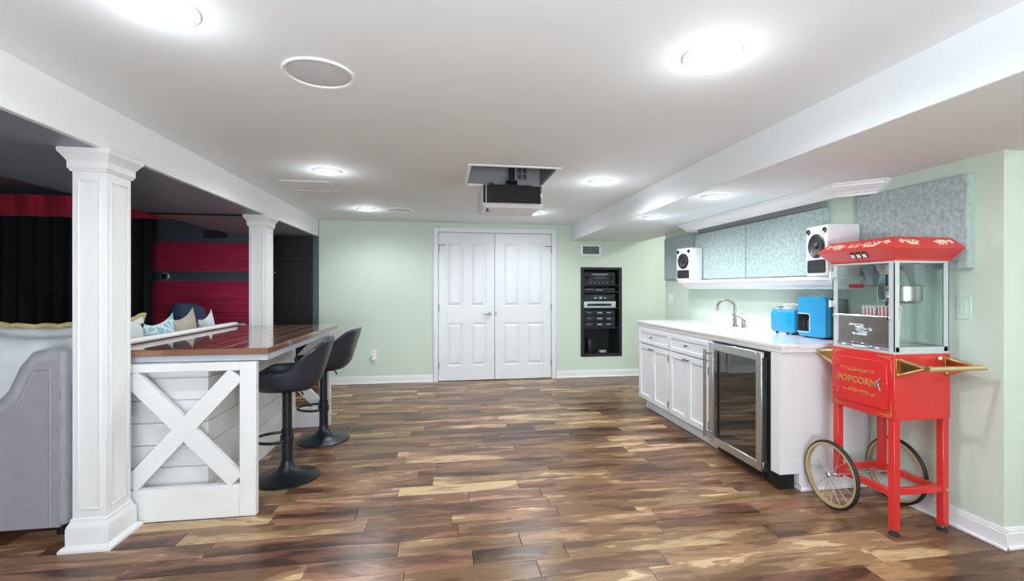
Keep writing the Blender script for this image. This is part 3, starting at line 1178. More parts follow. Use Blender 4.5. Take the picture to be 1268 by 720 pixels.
b.cyl((0, 0, 0.245), (0, 0, 0.285), 0.042, seg=20)
b.build('footrest', st)
b = B('stool_metal')
b.tube([(0.03, 0.02, 0.575), (0.07, 0.06, 0.57), (0.085, 0.075, 0.535)], 0.006, 8)
b.build('lever', st)


def sm(t):
    t = max(0, min(1, t))
    return t * t * (3 - 2 * t)


SEG = 64
cols = []
for i in range(SEG):
    a = 2 * PI * i / SEG
    ca, sa = math.cos(a), math.sin(a)
    back = sm((ca - 0.12) / 0.80)                 # 1 at the rear (+x), 0 at the front lip
    side = sm((ca + 1.0) / 0.5)
    hgt = 0.690 + 0.045 * side + 0.195 * back
    ex = 0.205                                     # superellipse plan
    k = (abs(ca) ** 2.6 + abs(sa) ** 2.6) ** (-1 / 2.6)
    rim = 0.215 + 0.045 * back
    dx = 0.035 * back
    prof = [(0.10, 0.594, 0), (0.165, 0.602, 0), (0.198, 0.63, 0), (0.208, 0.665, dx * 0.3), ((0.208 + rim) / 2, (0.665 + hgt) / 2, dx * 0.7), (rim, hgt - 0.012, dx), (rim - 0.006, hgt, dx), (rim - 0.022, hgt - 0.002, dx), (rim - 0.03, hgt - 0.016, dx), (0.186, 0.685, dx * 0.3), (0.175, 0.655, 0)]
    cols.append([(r * k * ca + d, r * k * sa, z) for r, z, d in prof])
rows = [[cols[i][j] for i in range(SEG)] for j in range(len(cols[0]))]
b = B('stool_leather')
b.loft(rows, True, True)
b.build('bucket_shell', st)
b = B('stool_leather')
rows = []
for s, z in ((0.6, 0.640), (0.96, 0.655), (1.0, 0.675), (0.95, 0.69), (0.7, 0.699), (0.3, 0.70)):
    r_ = []
    for i in range(SEG):
        a = 2 * PI * i / SEG
        ca, sa = math.cos(a), math.sin(a)
        k = (abs(ca) ** 2.6 + abs(sa) ** 2.6) ** (-1 / 2.6)
        r_.append((0.172 * s * k * ca, 0.172 * s * k * sa, z))
    rows.append(r_)
b.loft(rows, True, True)
b.build('seat_cushion', st)
# piping seam along the outer shell
b = B('stool_leather')
b.tube([cols[i][6] for i in range(SEG)], 0.004, 6, closed=True)
b.build('piping', st)
st.location = (-1.045, 3.34, 0)
st.rotation_euler = (0, 0, math.radians(4))
dup(st, 'farther black leather bucket bar stool at the white bar', (-1.005, 4.13, 0), math.radians(-6))

# ================================================================== SOFA and cushions
sf = thing('sofa', 'grey upholstered sofa with tufted border, its back against the bar', 'sofa', (-2.3, 3.6, 0))
SX1, SY0, SY1 = -1.895, 2.685, 5.06
prof = [(-1.925, 0.06), (-1.925, 0.92), (-2.05, 0.915), (-2.09, 0.86), (-2.15, 0.72), (-2.23, 0.64), (-2.38, 0.60), (-2.76, 0.59), (-2.80, 0.55), (-2.80, 0.06)]
for y0 in (SY0, SY1 - 0.14):
    lowz = 1.0 if y0 == SY0 else 0.90
    b = B('sofa_fabric')
    b.prism([(p[0], p[1] * (lowz if p[1] > 0.1 else 1)) for p in prof], 'y', y0 + 0.012, y0 + 0.128)
    arm = b.build('arm', sf, smooth=False)
    r_ = B('sofa_roll')
    path = [(-1.93, 0.915), (-1.98, 0.915), (-2.035, 0.905), (-2.075, 0.85), (-2.125, 0.73), (-2.20, 0.65), (-2.36, 0.60), (-2.74, 0.595), (-2.785, 0.56), (-2.79, 0.08)]
    r_.tube([(p[0], y0 + 0.06, p[1] * (lowz if p[1] > 0.1 else 1)) for p in path], 0.052, 12)
    r_.build('rolled_border', arm)
    q = B('sofa_roll')
    q.tube([(-1.965, y0 + 0.010, 0.065), (-1.965, y0 + 0.010, 0.862 * lowz), (-2.03, y0 + 0.010, 0.855 * lowz), (-2.12, y0 + 0.010, 0.66)], 0.006, 6)
    q.build('piping', arm)
    p_ = B('sofa_roll')
    n = 30
    pts, rr = [], []
    for k in range(n + 1):
        z = 0.07 + (0.88 * lowz - 0.05 * (lowz < 1)) * k / n
        pts.append((-1.922, y0 + 0.045, z))
        rr.append(0.034 - 0.006 * (abs(math.sin(PI * k / 7.5)) < 0.25))
    p_.tube(pts, rr, 12)
    p_.build('tufted_edge', arm)
b = B('sofa_fabric')
b.box(-2.06, -1.90, SY0 + 0.13, SY1 - 0.13, 0.06, 0.93, 0.03)
b.build('backrest', sf)
b = B('sofa_fabric')
b.box(-2.78, -2.06, SY0 + 0.13, SY1 - 0.13, 0.06, 0.30, 0.02)
b.build('seat_base', sf)
for k in range(2):
    y0 = SY0 + 0.14 + k * 1.05
    B('sofa_fabric').box(-2.79, -2.07, y0, y0 + 1.04, 0.302, 0.46, 0.04).build('seat_cushion', sf)
for x in (-1.96, -2.72):
    for y in (SY0 + 0.08, SY1 - 0.08):
        B('black_plastic').cyl((x, y, 0), (x, y, 0.061), 0.022, 0.028, seg=12).build('foot', sf)


def pillow(name, label, m, c, sx, sz, th, rx=0.0, ry=0.0, rz=0.0, fringe=None, cat='cushion', ears=0.0):
    """square pillow standing in its local x-z plane, th thick along y"""
    t = thing(name, label, cat, (0, 0, 0), 'cushions on the sofa')
    n = 16
    M = Matrix.Rotation(rz, 4, 'Z') @ Matrix.Rotation(ry, 4, 'Y') @ Matrix.Rotation(rx, 4, 'X')
    b = B(m)
    rnd = random.Random(hash(label) % 1000 if False else len(label))
    ph = rnd.uniform(0, 6)

    def shape(u, v, s):
        # u, v in -1..1
        px = sx * u * (1 - 0.10 * (1 - v * v)) * (1 + ears * abs(u * v) ** 3)
        pz = sz * v * (1 - 0.10 * (1 - u * u)) * (1 + ears * abs(u * v) ** 3)
        h = th * ((1 - u ** 4) * (1 - v ** 4)) ** 0.55
        h += 0.006 * math.sin(5 * u + ph) * math.cos(4 * v + ph) * (1 - u * u) * (1 - v * v)
        return (px, s * h, pz)
    for s in (1, -1):
        rows = [[shape(-1 + 2 * i / n, -1 + 2 * j / n, s) for i in range(n + 1)] for j in range(n + 1)]
        b.loft(rows)
    bmesh.ops.remove_doubles(b.bm, verts=b.bm.verts[:], dist=0.0004)
    b.build('cover', t, angle=80)
    if fringe:
        f = B(fringe)
        edge = [shape(-1 + 2 * i / n, -1, 1) for i in range(n)] + [shape(1, -1 + 2 * i / n, 1) for i in range(n)] + [shape(1 - 2 * i / n, 1, 1) for i in range(n)] + [shape(-1, 1 - 2 * i / n, 1) for i in range(n)]
        pts = []
        for k, p in enumerate(edge):
            s = 1.03 + 0.02 * math.sin(k * 2.1)
            pts.append((p[0] * s, p[1] + 0.008 * math.sin(k * 1.3), p[2] * s))
        f.tube(pts, 0.014, 8, closed=True)
        f.build('fringe', t)
    t.matrix_world = Matrix.Translation(c) @ M
    return t


# cushions lean on the sofa's back; local y is their thickness, turned to run along the sofa
Q = PI / 2
pillow('cushion', 'large pale blue-white cushion lying just behind the grey sofa arm', 'white_fabric', (-2.31, 3.03, 0.745), 0.25, 0.265, 0.10, rz=0.12, ry=0.04)
pillow('cushion', 'floral grey cushion with gold fringe behind the pale blue-white cushion', 'white_fabric', (-2.42, 3.27, 0.775), 0.33, 0.285, 0.08, rz=0.08, fringe='gold_fringe', ears=0.03)
pillow('cushion', 'gold-fringed cushion tip between the near column and the fish-scale cushion', 'white_fabric', (-2.19, 3.62, 0.775), 0.17, 0.30, 0.055, rz=Q, ry=0.08, fringe='gold_fringe', ears=0.06)
pillow('cushion', 'light blue fish-scale print cushion behind the white bar ledge', 'fish_print', (-2.15, 3.97, 0.755), 0.18, 0.27, 0.055, rz=Q, ry=-0.14, ears=0.10)
pillow('cushion', 'cream beige cushion with pointed corners leaning by the bar ledge', 'beige_fabric', (-2.15, 4.33, 0.775), 0.16, 0.28, 0.055, rz=Q, ry=-0.24, ears=0.07)
pillow('cushion', 'small white cushion with pointed corner next to the cream cushion', 'white_fabric', (-2.14, 4.68, 0.765), 0.12, 0.265, 0.045, rz=Q, ry=-0.28, ears=0.08)
pillow('cushion', 'tall rounded navy blue cushion standing behind the cream cushion', 'navy_fabric', (-2.36, 4.74, 0.83), 0.21, 0.335, 0.10, rz=Q * 0.9, ry=0.10, ears=-0.22)

# ================================================================== THEATRE CORNER
b = B('red_fabric')
def wall_panel(name, label, x0, x1, z0, z1, joints=False):
    t = thing(name, label, 'panel', ((x0 + x1) / 2, YB, z0), 'red acoustic panels in the theatre corner')
    b = B('red_fabric')
    n = max(3, int((z1 - z0) / 0.045))
    pts = [(YB - 0.001, z0)]
    # shallow horizontal channels stitched into the cloth
    for k in range(n):
        a, e = z0 + (z1 - z0) * k / n, z0 + (z1 - z0) * (k + 1) / n
        pts += [(YB - 0.058, a + 0.002), (YB - 0.064, a + (e - a) * 0.3), (YB - 0.064, a + (e - a) * 0.7), (YB - 0.058, e - 0.002)]
    pts.append((YB - 0.001, z1))
    b.prism(pts, 'x', x0, x1)
    b.build('cloth_face', t, angle=50)
    return t


wall_panel('acoustic_panel', 'upper deep red fabric acoustic panel in the theatre corner', -3.60, -2.20, 1.478, 1.842)
t = wall_panel('acoustic_panel', 'lower deep red fabric acoustic panel in the theatre corner', -3.68, -2.20, 0.45, 1.359)
b = B('red_fabric')
b.box(-3.42, -2.93, YB - 0.070, YB - 0.0645, 1.10, 1.22, 0.002)
b.build('stitched_patch', t)
t = thing('wall_bracket', 'small silver and black round bracket on the slate strip between red panels', 'bracket', (-3.44, YB, 1.41))
b = B('black_plastic')
Mx = Matrix.Rotation(PI / 2, 4, 'X')
b.lathe([(0.0, 0), (0.035, 0), (0.035, 0.02), (0.02, 0.03), (0, 0.03)], (-3.44, YB, 1.415), 20, Mx)
b.build('disc', t)
B('gear_silver').lathe([(0.035, 0.0), (0.052, 0.0), (0.052, 0.012), (0.040, 0.020), (0.035, 0.0)], (-3.44, YB, 1.415), 24, Mx).build('ring', t)
t = thing('wall_vent', 'dark air vent high on the slate theatre wall above the red panels', 'vent', (-2.86, YB, 1.88))
b = B('slate_paint')
for x0, x1, z0, z1 in ((-3.03, -3.0, 1.875, 2.02), (-2.72, -2.69, 1.875, 2.02), (-3.0, -2.72, 1.875, 1.90), (-3.0, -2.72, 1.995, 2.02)):
    b.box(x0, x1, YB - 0.014, YB, z0, z1, 0.002)
b.build('frame', t)
for k in range(7):
    B('black_flat').box(-3.0, -2.72, YB - 0.010, YB - 0.002, 1.904 + k * 0.0135, 1.914 + k * 0.0135, 0.001).build('slat', t, smooth=False)
# black door between the far column and the mint wall
t = thing('black_panel', 'tall black flat panel standing on the theatre wall beside the mint wall', 'panel', (-1.94, YB, 0))
b = B('black_flat')
b.box(-2.195, -1.697, YB - 0.05, YB - 0.002, 0.0, 1.938, 0.003)
b.build('board', t)
b = B('black_plastic')
for x0, x1, z0, z1 in ((-2.11, -2.10, 1.0, 1.62), (-1.745, -1.735, 1.0, 1.62), (-2.10, -1.745, 1.61, 1.62), (-2.10, -1.745, 1.0, 1.01)):
    b.box(x0, x1, YB - 0.055, YB - 0.05, z0, z1, 0.001)
b.build('frame_bead', t)
B('gear_print').cyl((-2.145, YB - 0.05, 1.47), (-2.145, YB - 0.06, 1.47), 0.009, seg=10).build('knob', t)


def pleats(name, label, m, x0, x1, yc, z0, z1, amp, wl, cat):
    b = B(m)
    n = int((x1 - x0) / wl * 8)
    rows = []
    rnd = random.Random(5)
    for z, s in ((z0, 1.15), (z0 + (z1 - z0) * 0.5, 1.0), (z1, 0.75)):
        fr, bk = [], []
        for i in range(n + 1):
            x = x0 + (x1 - x0) * i / n
            y = yc + amp * s * math.sin(2 * PI * x / wl + 0.7 * math.sin(x * 3.1)) + amp * 0.3 * math.sin(2 * PI * x / wl * 2.3)
            fr.append((x, y, z))
            bk.append((x, y + 0.012, z))
        rows.append(fr + bk[::-1])
    b.loft(rows, True, True)
    return tag(b.build(name, angle=60), label, cat)


pleats('stage_curtain', 'floor-length black pleated curtain in the theatre corner', 'black_curtain', -6.05, -3.36, 6.02, 0.01, 2.08, 0.03, 0.16, 'curtain')
pleats('curtain_valance', 'deep red pleated valance hanging above the black curtain', 'red_valance', -6.05, -3.1, 5.93, 2.066, 2.30, 0.016, 0.30, 'valance')

# ================================================================== COUNTER RUN ON THE RIGHT
CF = 2.062            # cabinet face plane
CT = 0.925            # top of the counter
KZ = 0.11


def base_cabinet(label, y0, y1):
    t = thing('base_cabinet', label, 'cabinet', ((CF + XR) / 2, (y0 + y1) / 2, 0), 'white base cabinets')
    b = B('cabinet_white')
    b.box(CF + 0.02, XR - 0.003, y0, y1, KZ, 0.862)
    # face frame
    b.box(CF, CF + 0.02, y0, y0 + 0.03, KZ, 0.862, 0.001)
    b.box(CF, CF + 0.02, y1 - 0.03, y1, KZ, 0.862, 0.001)
    b.box(CF, CF + 0.02, y0 + 0.03, y1 - 0.03, KZ, KZ + 0.03, 0.001)
    b.box(CF, CF + 0.02, y0 + 0.03, y1 - 0.03, 0.832, 0.862, 0.001)
    b.build('body', t)
    b = B('cabinet_white')
    b.box(CF + 0.075, XR - 0.003, y0, y1, 0, KZ)
    b.box(CF + 0.062, CF + 0.075, y0, y1, 0, 0.03, 0.004)
    b.build('toe_kick', t)

    def front(nm, a, e, z0, z1, knob, hinge=None):
        f = B('cabinet_white')
        fr = 0.05 if nm == 'door' else 0.032
        x0, x1 = CF - 0.02, CF - 0.0005
        f.box(x0, x1, a, a + fr, z0, z1, 0.0015)
        f.box(x0, x1, e - fr, e, z0, z1, 0.0015)
        f.box(x0, x1, a + fr, e - fr, z0, z0 + fr, 0.0015)
        f.box(x0, x1, a + fr, e - fr, z1 - fr, z1, 0.0015)
        f.box(x0 + 0.010, x1, a + fr, e - fr, z0 + fr, z1 - fr)
        d = f.build(nm, t)
        ky, kz = knob
        k = B('nickel')
        Mr = Matrix.Rotation(-PI / 2, 4, 'Y')
        k.lathe([(0.0, 0), (0.007, 0), (0.005, 0.006), (0.006, 0.012), (0.013, 0.018), (0.013, 0.024), (0.008, 0.029), (0, 0.030)], (x0, ky, kz), 16, Mr)
        k.build('knob', d)
        if hinge is not None:
            for hz in (z0 + 0.07, z1 - 0.07):
                h = B('hinge_metal')
                hy = hinge
                h.box(x0 - 0.003, x0, hy - 0.012, hy + 0.012, hz - 0.025, hz + 0.025, 0.001)
                h.cyl((x0 - 0.004, hy, hz - 0.03), (x0 - 0.004, hy, hz + 0.03), 0.004, seg=8)
                h.build('hinge', d)
        return d
    a, e = y0 + 0.012, y1 - 0.012
    m_ = (a + e) / 2
    front('drawer', a, e, 0.700, 0.845, (m_, 0.775))
    front('door', a, m_ - 0.0015, KZ + 0.012, 0.690, (m_ - 0.03, 0.655), a - 0.003)
    front('door', m_ + 0.0015, e, KZ + 0.012, 0.690, (m_ + 0.03, 0.655))
    return t


base_cabinet('white base cabinet with drawer and two doors at the far end of the counter', 4.065, 4.745)
base_cabinet('white base cabinet with drawer and two doors next to the glass-door fridge', 3.385, 4.06)

# fridge
fr_ = thing('drinks_fridge', 'stainless under-counter drinks fridge with dark glass door', 'fridge', (2.37, 3.06, 0))
FY0, FY1 = 2.762, 3.378
FX = 2.05
b = B('black_flat')
t_ = 0.02
b.box(FX + 0.03, XR - 0.02, FY0 + 0.012, FY0 + 0.012 + t_, 0.05, 0.86)
b.box(FX + 0.03, XR - 0.02, FY1 - 0.012 - t_, FY1 - 0.012, 0.05, 0.86)
b.box(FX + 0.03, XR - 0.02, FY0 + 0.032, FY1 - 0.032, 0.05, 0.10)
b.box(FX + 0.03, XR - 0.02, FY0 + 0.032, FY1 - 0.032, 0.84, 0.86)
b.box(XR - 0.05, XR - 0.02, FY0 + 0.032, FY1 - 0.032, 0.10, 0.84)
b.box(FX + 0.03, FX + 0.034, 2.702, FY0 + 0.012, 0.012, 0.861)
b.build('cabinet_shell', fr_)
b = B('black_plastic')
b.box(FX + 0.05, FX + 0.09, FY0 + 0.012, FY1 - 0.012, 0.012, 0.05)
b.build('kick_board', fr_)
for k in range(9):
    B('black_plastic').box(FX + 0.044, FX + 0.05, FY0 + 0.05 + k * 0.06, FY0 + 0.095 + k * 0.06, 0.02, 0.042).build('grille_slat', fr_)
for yy in (FY0 + 0.05, FY1 - 0.05):
    for xo in (0.12, 0.55):
        B('black_plastic').cyl((FX + xo, yy, 0), (FX + xo, yy, 0.05), 0.018, seg=10).build('foot', fr_)
for z in (0.22, 0.40, 0.58, 0.74):
    b = B('grille_grey')
    for k in range(9):
        yy = FY0 + 0.06 + k * 0.065
        b.tube([(FX + 0.08, yy, z), (XR - 0.06, yy, z)], 0.003, 6)
    b.tube([(FX + 0.08, FY0 + 0.034, z), (FX + 0.08, FY1 - 0.034, z)], 0.004, 6)
    b.box(FX + 0.062, FX + 0.075, FY0 + 0.034, FY1 - 0.034, z - 0.008, z + 0.012, 0.002)
    b.build('wire_rack', fr_)
b = B('steel_brushed')
x0, x1 = FX - 0.02, FX + 0.025
z0, z1, fw = 0.075, 0.852, 0.058
b.box(x0, x1, FY0, FY0 + fw, z0, z1, 0.003)
b.box(x0, x1, FY1 - fw, FY1, z0, z1, 0.003)
b.box(x0, x1, FY0 + fw, FY1 - fw, z0, z0 + fw, 0.003)
b.box(x0, x1, FY0 + fw, FY1 - fw, z1 - fw, z1, 0.003)
dr = b.build('door', fr_)
B('smoked_glass').box(x0 + 0.008, x0 + 0.014, FY0 + fw - 0.004, FY1 - fw + 0.004, z0 + fw - 0.004, z1 - fw + 0.004).build('glass_pane', dr)
b = B('nickel')
hy = FY1 - 0.03
b.cyl((x0 - 0.05, hy, 0.13), (x0 - 0.05, hy, 0.80), 0.011, seg=16)
for zz in (0.16, 0.77):
    b.cyl((x0 - 0.05, hy, zz), (x0 + 0.003, hy, zz), 0.008, seg=12)
b.build('handle', dr)
for zz in (0.10, 0.815):
    b = B('chrome')
    b.box(x0 + 0.012, x1 + 0.02, FY0 - 0.006, FY0, zz, zz + 0.035, 0.001)
    b.build('hinge', dr)

# end panel with notched toe kick
ep = thing('end_panel', 'plain white counter end panel with notched foot beside the popcorn cart', 'panel', (2.38, 2.66, 0))
b = B('cabinet_white')
b.prism([(2.052, KZ), (2.052, 0.862), (XR - 0.003, 0.862), (XR - 0.003, 0.0), (2.20, 0.0), (2.20, 0.03), (2.185, 0.045), (2.185, KZ)], 'y', 2.62, 2.70)
b.build('board', ep, smooth=False)
b = B('black_flat')
b.box(2.075, 2.184, 2.66, 2.70, 0.0, KZ - 0.002)
b.build('kick_board', ep, smooth=False)
b = B('trim_white')
b.box(2.19, XR - 0.027, 2.606, 2.62, 0.0, 0.02, 0.004)
b.build('shoe_moulding', ep)

# counter top with moulded edge, split round the sink
ct = thing('countertop', 'long white polished countertop with stepped moulded edge', 'countertop', (2.37, 3.67, CT))
CX_0, CX_1, CYa, CYb = 2.03, XR - 0.002, 2.575, 4.775
SKX0, SKX1, SKY0, SKY1 = 2.16, 2.50, 3.52, 4.08
b = B('quartz_white')
zt = CT - 0.022
b.box(CX_0, SKX0, CYa, CYb, zt, CT, 0.004)
b.box(SKX1, CX_1, CYa, CYb, zt, CT, 0.004)
b.box(SKX0, SKX1, CYa, SKY0, zt, CT)
b.box(SKX0, SKX1, SKY1, CYb, zt, CT)
b.build('slab', ct)
b = B('quartz_white')
b.box(CX_0 + 0.016, CX_0 + 0.05, CYa + 0.016, CYb - 0.016, 0.872, zt, 0.003)
b.box(CX_0 + 0.05, CX_1, CYa + 0.016, CYa + 0.05, 0.872, zt, 0.003)
b.box(CX_0 + 0.05, CX_1, CYb - 0.05, CYb - 0.016, 0.872, zt, 0.003)
b.box(CX_0 + 0.008, CX_0 + 0.05, CYa + 0.008, CYb - 0.008, zt - 0.012, zt - 0.0002, 0.003)
b.box(CX_0 + 0.05, CX_1, CYa + 0.008, CYa + 0.05, zt - 0.012, zt - 0.0002, 0.003)
b.box(CX_0 + 0.026, CX_1, CYa + 0.05, CYb - 0.05, 0.8625, 0.872)
b.build('edge_moulding', ct)
B('quartz_white').box(XR - 0.02, XR - 0.002, 2.62, 4.40, CT, CT + 0.10, 0.002).build('backsplash', ct)
sk = thing('sink', 'white flush rectangular sink set in the white countertop', 'sink', (2.33, 3.8, CT))
b = B('quartz_white')
pr = superrect(SKX0 + 0.002, SKX1 - 0.002, SKY0 + 0.002, SKY1 - 0.002, 0.03)
def sc_(pts, s, cx=2.33, cy=3.80):
    return [(cx + (p[0] - cx) * s, cy + (p[1] - cy) * s) for p in pts]
rim0 = superrect(SKX0 - 0.012, SKX1 + 0.012, SKY0 - 0.012, SKY1 + 0.012, 0.04)
rows = [[(p[0], p[1], CT + 0.0005) for p in rim0], [(p[0], p[1], CT + 0.004) for p in sc_(rim0, 0.985)], [(p[0], p[1], CT + 0.003) for p in sc_(pr, 0.95)], [(p[0], p[1], CT - 0.015) for p in sc_(pr, 0.92)], [(p[0], p[1], CT - 0.044) for p in sc_(pr, 0.88)], [(p[0], p[1], CT - 0.050) for p in sc_(pr, 0.8)]]
b.loft(rows, True)
b.cap(list(b.bm.verts)[-len(pr):])
b.build('basin', sk)
B('chrome').cyl((2.33, 3.8, CT - 0.050), (2.33, 3.8, CT - 0.046), 0.03, seg=20).build('drain', sk)

# faucet
fa = thing('faucet', 'brushed nickel gooseneck faucet standing on the white counter', 'faucet', (2.575, 3.83, CT))
b = B('nickel')
fx, fy = 2.575, 3.86
b.lathe([(0, 0), (0.026, 0), (0.026, 0.006), (0.018, 0.014), (0.015, 0.05), (0.018, 0.055), (0.018, 0.065), (0.012, 0.075), (0.011, 0.09)], (fx, fy, CT), 20)
pts = [(fx, fy, CT + 0.08), (fx, fy, CT + 0.17)]
for k in range(13):
    a = PI * k / 12 * 1.05
    pts.append((fx - 0.05 * (1 - math.cos(a)), fy + 0.055 * (1 - math.cos(a)), CT + 0.17 + 0.068 * math.sin(a)))
pts.append((pts[-1][0] - 0.004, pts[-1][1] + 0.004, pts[-1][2] - 0.02))
b.tube(pts, [0.011] * (len(pts) - 2) + [0.012, 0.013], 12)
b.build('spout', fa)
b = B('nickel')
b.lathe([(0, 0), (0.020, 0), (0.020, 0.008), (0.016, 0.014), (0.018, 0.05), (0.014, 0.062), (0, 0.066)], (2.59, 3.755, CT), 18)
b.tube([(2.59, 3.755, CT + 0.058), (2.585, 3.79, CT + 0.085), (2.575, 3.86, CT + 0.10), (2.572, 3.90, CT + 0.104)], [0.010, 0.008, 0.007, 0.006], 10)
b.build('handle', fa)

# toaster
to = thing('toaster', 'bright blue toaster with wire bread rack on the white counter', 'toaster', (2.585, 3.18, CT))
TX, TXB, Ty0, Ty1 = 2.505, 2.655, 3.055, 3.305
def rounded_shell(b, x0, x1, y0, y1, z0, z1, r):
    """box rounded in the y-z outline, extruded along x"""
    o_ = superrect(y0, y1, z0, z1, r, 6)
    i_ = superrect(y0 + 0.008, y1 - 0.008, z0 + 0.008, z1 - 0.008, r, 6)
    b.loft([[(x0, p[0], p[1]) for p in i_], [(x0 + 0.008, p[0], p[1]) for p in o_], [(x1 - 0.008, p[0], p[1]) for p in o_], [(x1, p[0], p[1]) for p in i_]], True, True)
b = B('appliance_blue')
rounded_shell(b, TX, TX + 0.035, Ty0, Ty1, CT + 0.014, CT + 0.185, 0.03)
b.build('front_panel', to)
b = B('appliance_grey')
rounded_shell(b, TX + 0.0355, TXB, Ty0 + 0.006, Ty1 - 0.006, CT + 0.016, CT + 0.180, 0.028)
b.build('body', to)
for yy in (Ty0 + 0.04, Ty1 - 0.04):
    for xx in (TX + 0.03, TXB - 0.03):
        B('black_plastic').cyl((xx, yy, CT), (xx, yy, CT + 0.016), 0.012, seg=10).build('foot', to)
b = B('chrome')
for k in range(7):
    yy = Ty0 + 0.03 + k * 0.022
    b.tube([(TX + 0.05, yy, CT + 0.175), (TX + 0.05, yy, CT + 0.225), (TXB - 0.03, yy, CT + 0.225), (TXB - 0.03, yy, CT + 0.175)], 0.0025, 6)
b.tube([(TX + 0.05, Ty0 + 0.02, CT + 0.225), (TX + 0.05, Ty0 + 0.175, CT + 0.225)], 0.003, 6)
b.build('wire_rack', to)
b = B('nickel')
b.box(TX + 0.03, TX + 0.05, Ty1 - 0.09, Ty1 - 0.03, CT + 0.198, CT + 0.206, 0.003)
b.cyl((TX + 0.04, Ty1 - 0.06, CT + 0.178), (TX + 0.04, Ty1 - 0.06, CT + 0.2), 0.004, seg=8)
b.build('lever', to)

# coffee maker with open niche and carafe
cm = thing('coffee_maker', 'tall bright blue coffee maker with dark carafe on the white counter', 'coffee maker', (2.57, 2.865, CT))
KX, KXB, Ky0, Ky1, Kz0, Kz1 = 2.485, 2.665, 2.745, 2.99, CT + 0.012, CT + 0.285
b = B('appliance_blue')
# C-shaped front: outline with the niche open at the far (left) side
ny, nz0, nz1 = Ky0 + 0.135, Kz0 + 0.028, Kz0 + 0.155
out = [(Ky0 + 0.02, Kz0), (Ky1 - 0.02, Kz0), (Ky1, Kz0 + 0.015), (Ky1, nz0), (ny + 0.012, nz0), (ny, nz0 + 0.012), (ny, nz1 - 0.012), (ny + 0.012, nz1), (Ky1, nz1), (Ky1, Kz1 - 0.03), (Ky1 - 0.006, Kz1 - 0.012), (Ky1 - 0.03, Kz1), (Ky0 + 0.03, Kz1), (Ky0 + 0.006, Kz1 - 0.012), (Ky0, Kz1 - 0.03), (Ky0, Kz0 + 0.02), (Ky0 + 0.006, Kz0 + 0.006)]
b.prism(out, 'x', KX, KX + 0.04)
b.build('front_shell', cm, smooth=False)
b = B('appliance_grey')
b.box(KX + 0.0405, KXB, Ky0 + 0.006, ny, Kz0, Kz1 - 0.012, 0.01)
b.box(KX + 0.0405, KXB, ny, Ky1 - 0.006, nz1, Kz1 - 0.012, 0.008)
b.box(KX + 0.0405, KXB, ny, Ky1 - 0.006, Kz0, nz0, 0.004)
b.box(KXB - 0.03, KXB, ny, Ky1 - 0.006, nz0, nz1)
b.build('housing', cm)
edge = B('plate_white')
e_pts = [(KX - 0.001, q[0], q[1]) for q in ((Ky1, nz0), (ny + 0.012, nz0), (ny, nz0 + 0.012), (ny, nz1 - 0.012), (ny + 0.012, nz1), (Ky1, nz1))]
edge.tube(e_pts, 0.0028, 6)
edge.build('niche_trim', cm)
b = B('appliance_lining')
b.lathe([(0, 0), (0.038, 0), (0.044, 0.02), (0.044, 0.07), (0.030, 0.095), (0.032, 0.105), (0, 0.105)], (KX + 0.085, Ky1 - 0.058, nz0 + 0.001), 24)
cf = b.build('carafe', cm)
b = B('black_plastic')
b.tube([(KX + 0.045, Ky1 - 0.055, nz0 + 0.095), (KX + 0.010, Ky1 - 0.05, nz0 + 0.085), (KX + 0.006, Ky1 - 0.05, nz0 + 0.04), (KX + 0.028, Ky1 - 0.052, nz0 + 0.02)], 0.008, 8)
b.build('carafe_handle', cf)
b = B('chrome')
b.tube([(KX + 0.05, Ky0 + 0.06, Kz1 - 0.01), (KX + 0.05, Ky0 + 0.06, Kz1 + 0.012), (KX + 0.05, Ky1 - 0.06, Kz1 + 0.012), (KX + 0.05, Ky1 - 0.06, Kz1 - 0.01)], 0.003, 6)
b.build('top_rail', cm)
for yy in (Ky0 + 0.04, Ky1 - 0.04):
    for xx in (KX + 0.03, KXB - 0.03):
        B('black_plastic').cyl((xx, yy, CT), (xx, yy, Kz0 + 0.001), 0.012, seg=10).build('foot', cm)

# ================================================================== RIGHT WALL: panels, shelf, crown, speakers, switches
def felt(label, y0, y1, z0, z1, xf, m):
    t = thing('acoustic_panel', label, 'panel', (XR, (y0 + y1) / 2, z0), 'grey-green felt panels on the right wall')
    B('felt_edge').box(xf + 0.006, XR - 0.0005, y0, y1, z0, z1, 0.004).build('core', t)
    B(m).box(xf, xf + 0.006, y0 + 0.002, y1 - 0.002, z0 + 0.002, z1 - 0.002, 0.003).build('felt_face', t)
    return t


felt('large grey felt acoustic panel on the mint wall behind the popcorn cart', 2.013, 2.665, 1.372, 1.858, XR - 0.05, 'felt_panel_blue')
felt('felt acoustic panel between shelf and crown, behind the nearer speaker', 2.93, 3.785, 1.36, 1.838, XR - 0.06, 'felt_panel')
felt('felt acoustic panel between shelf and crown, next to the farther speaker', 3.792, 4.64, 1.36, 1.838, XR - 0.06, 'felt_panel')
felt('narrow felt acoustic panel at the far end of the wall behind the farther speaker', 4.70, 5.40, 1.37, 1.868, XR - 0.035, 'felt_panel_blue')

SHX, SHY0, SHY1, SHZ = 2.45, 2.66, 4.66, 1.348
sh = thing('wall_shelf', 'long white moulded wall shelf carrying the two speakers', 'shelf', (2.57, 3.66, 1.27))


def crown_rows(b, prof):
    rows = []
    for inset, z in prof:
        rows.append([(SHX + inset, SHY0 + inset, z), (XR - 0.002, SHY0 + inset, z), (XR - 0.002, SHY1 - inset, z), (SHX + inset, SHY1 - inset, z)])
    b.loft(rows, True, True)
    return b


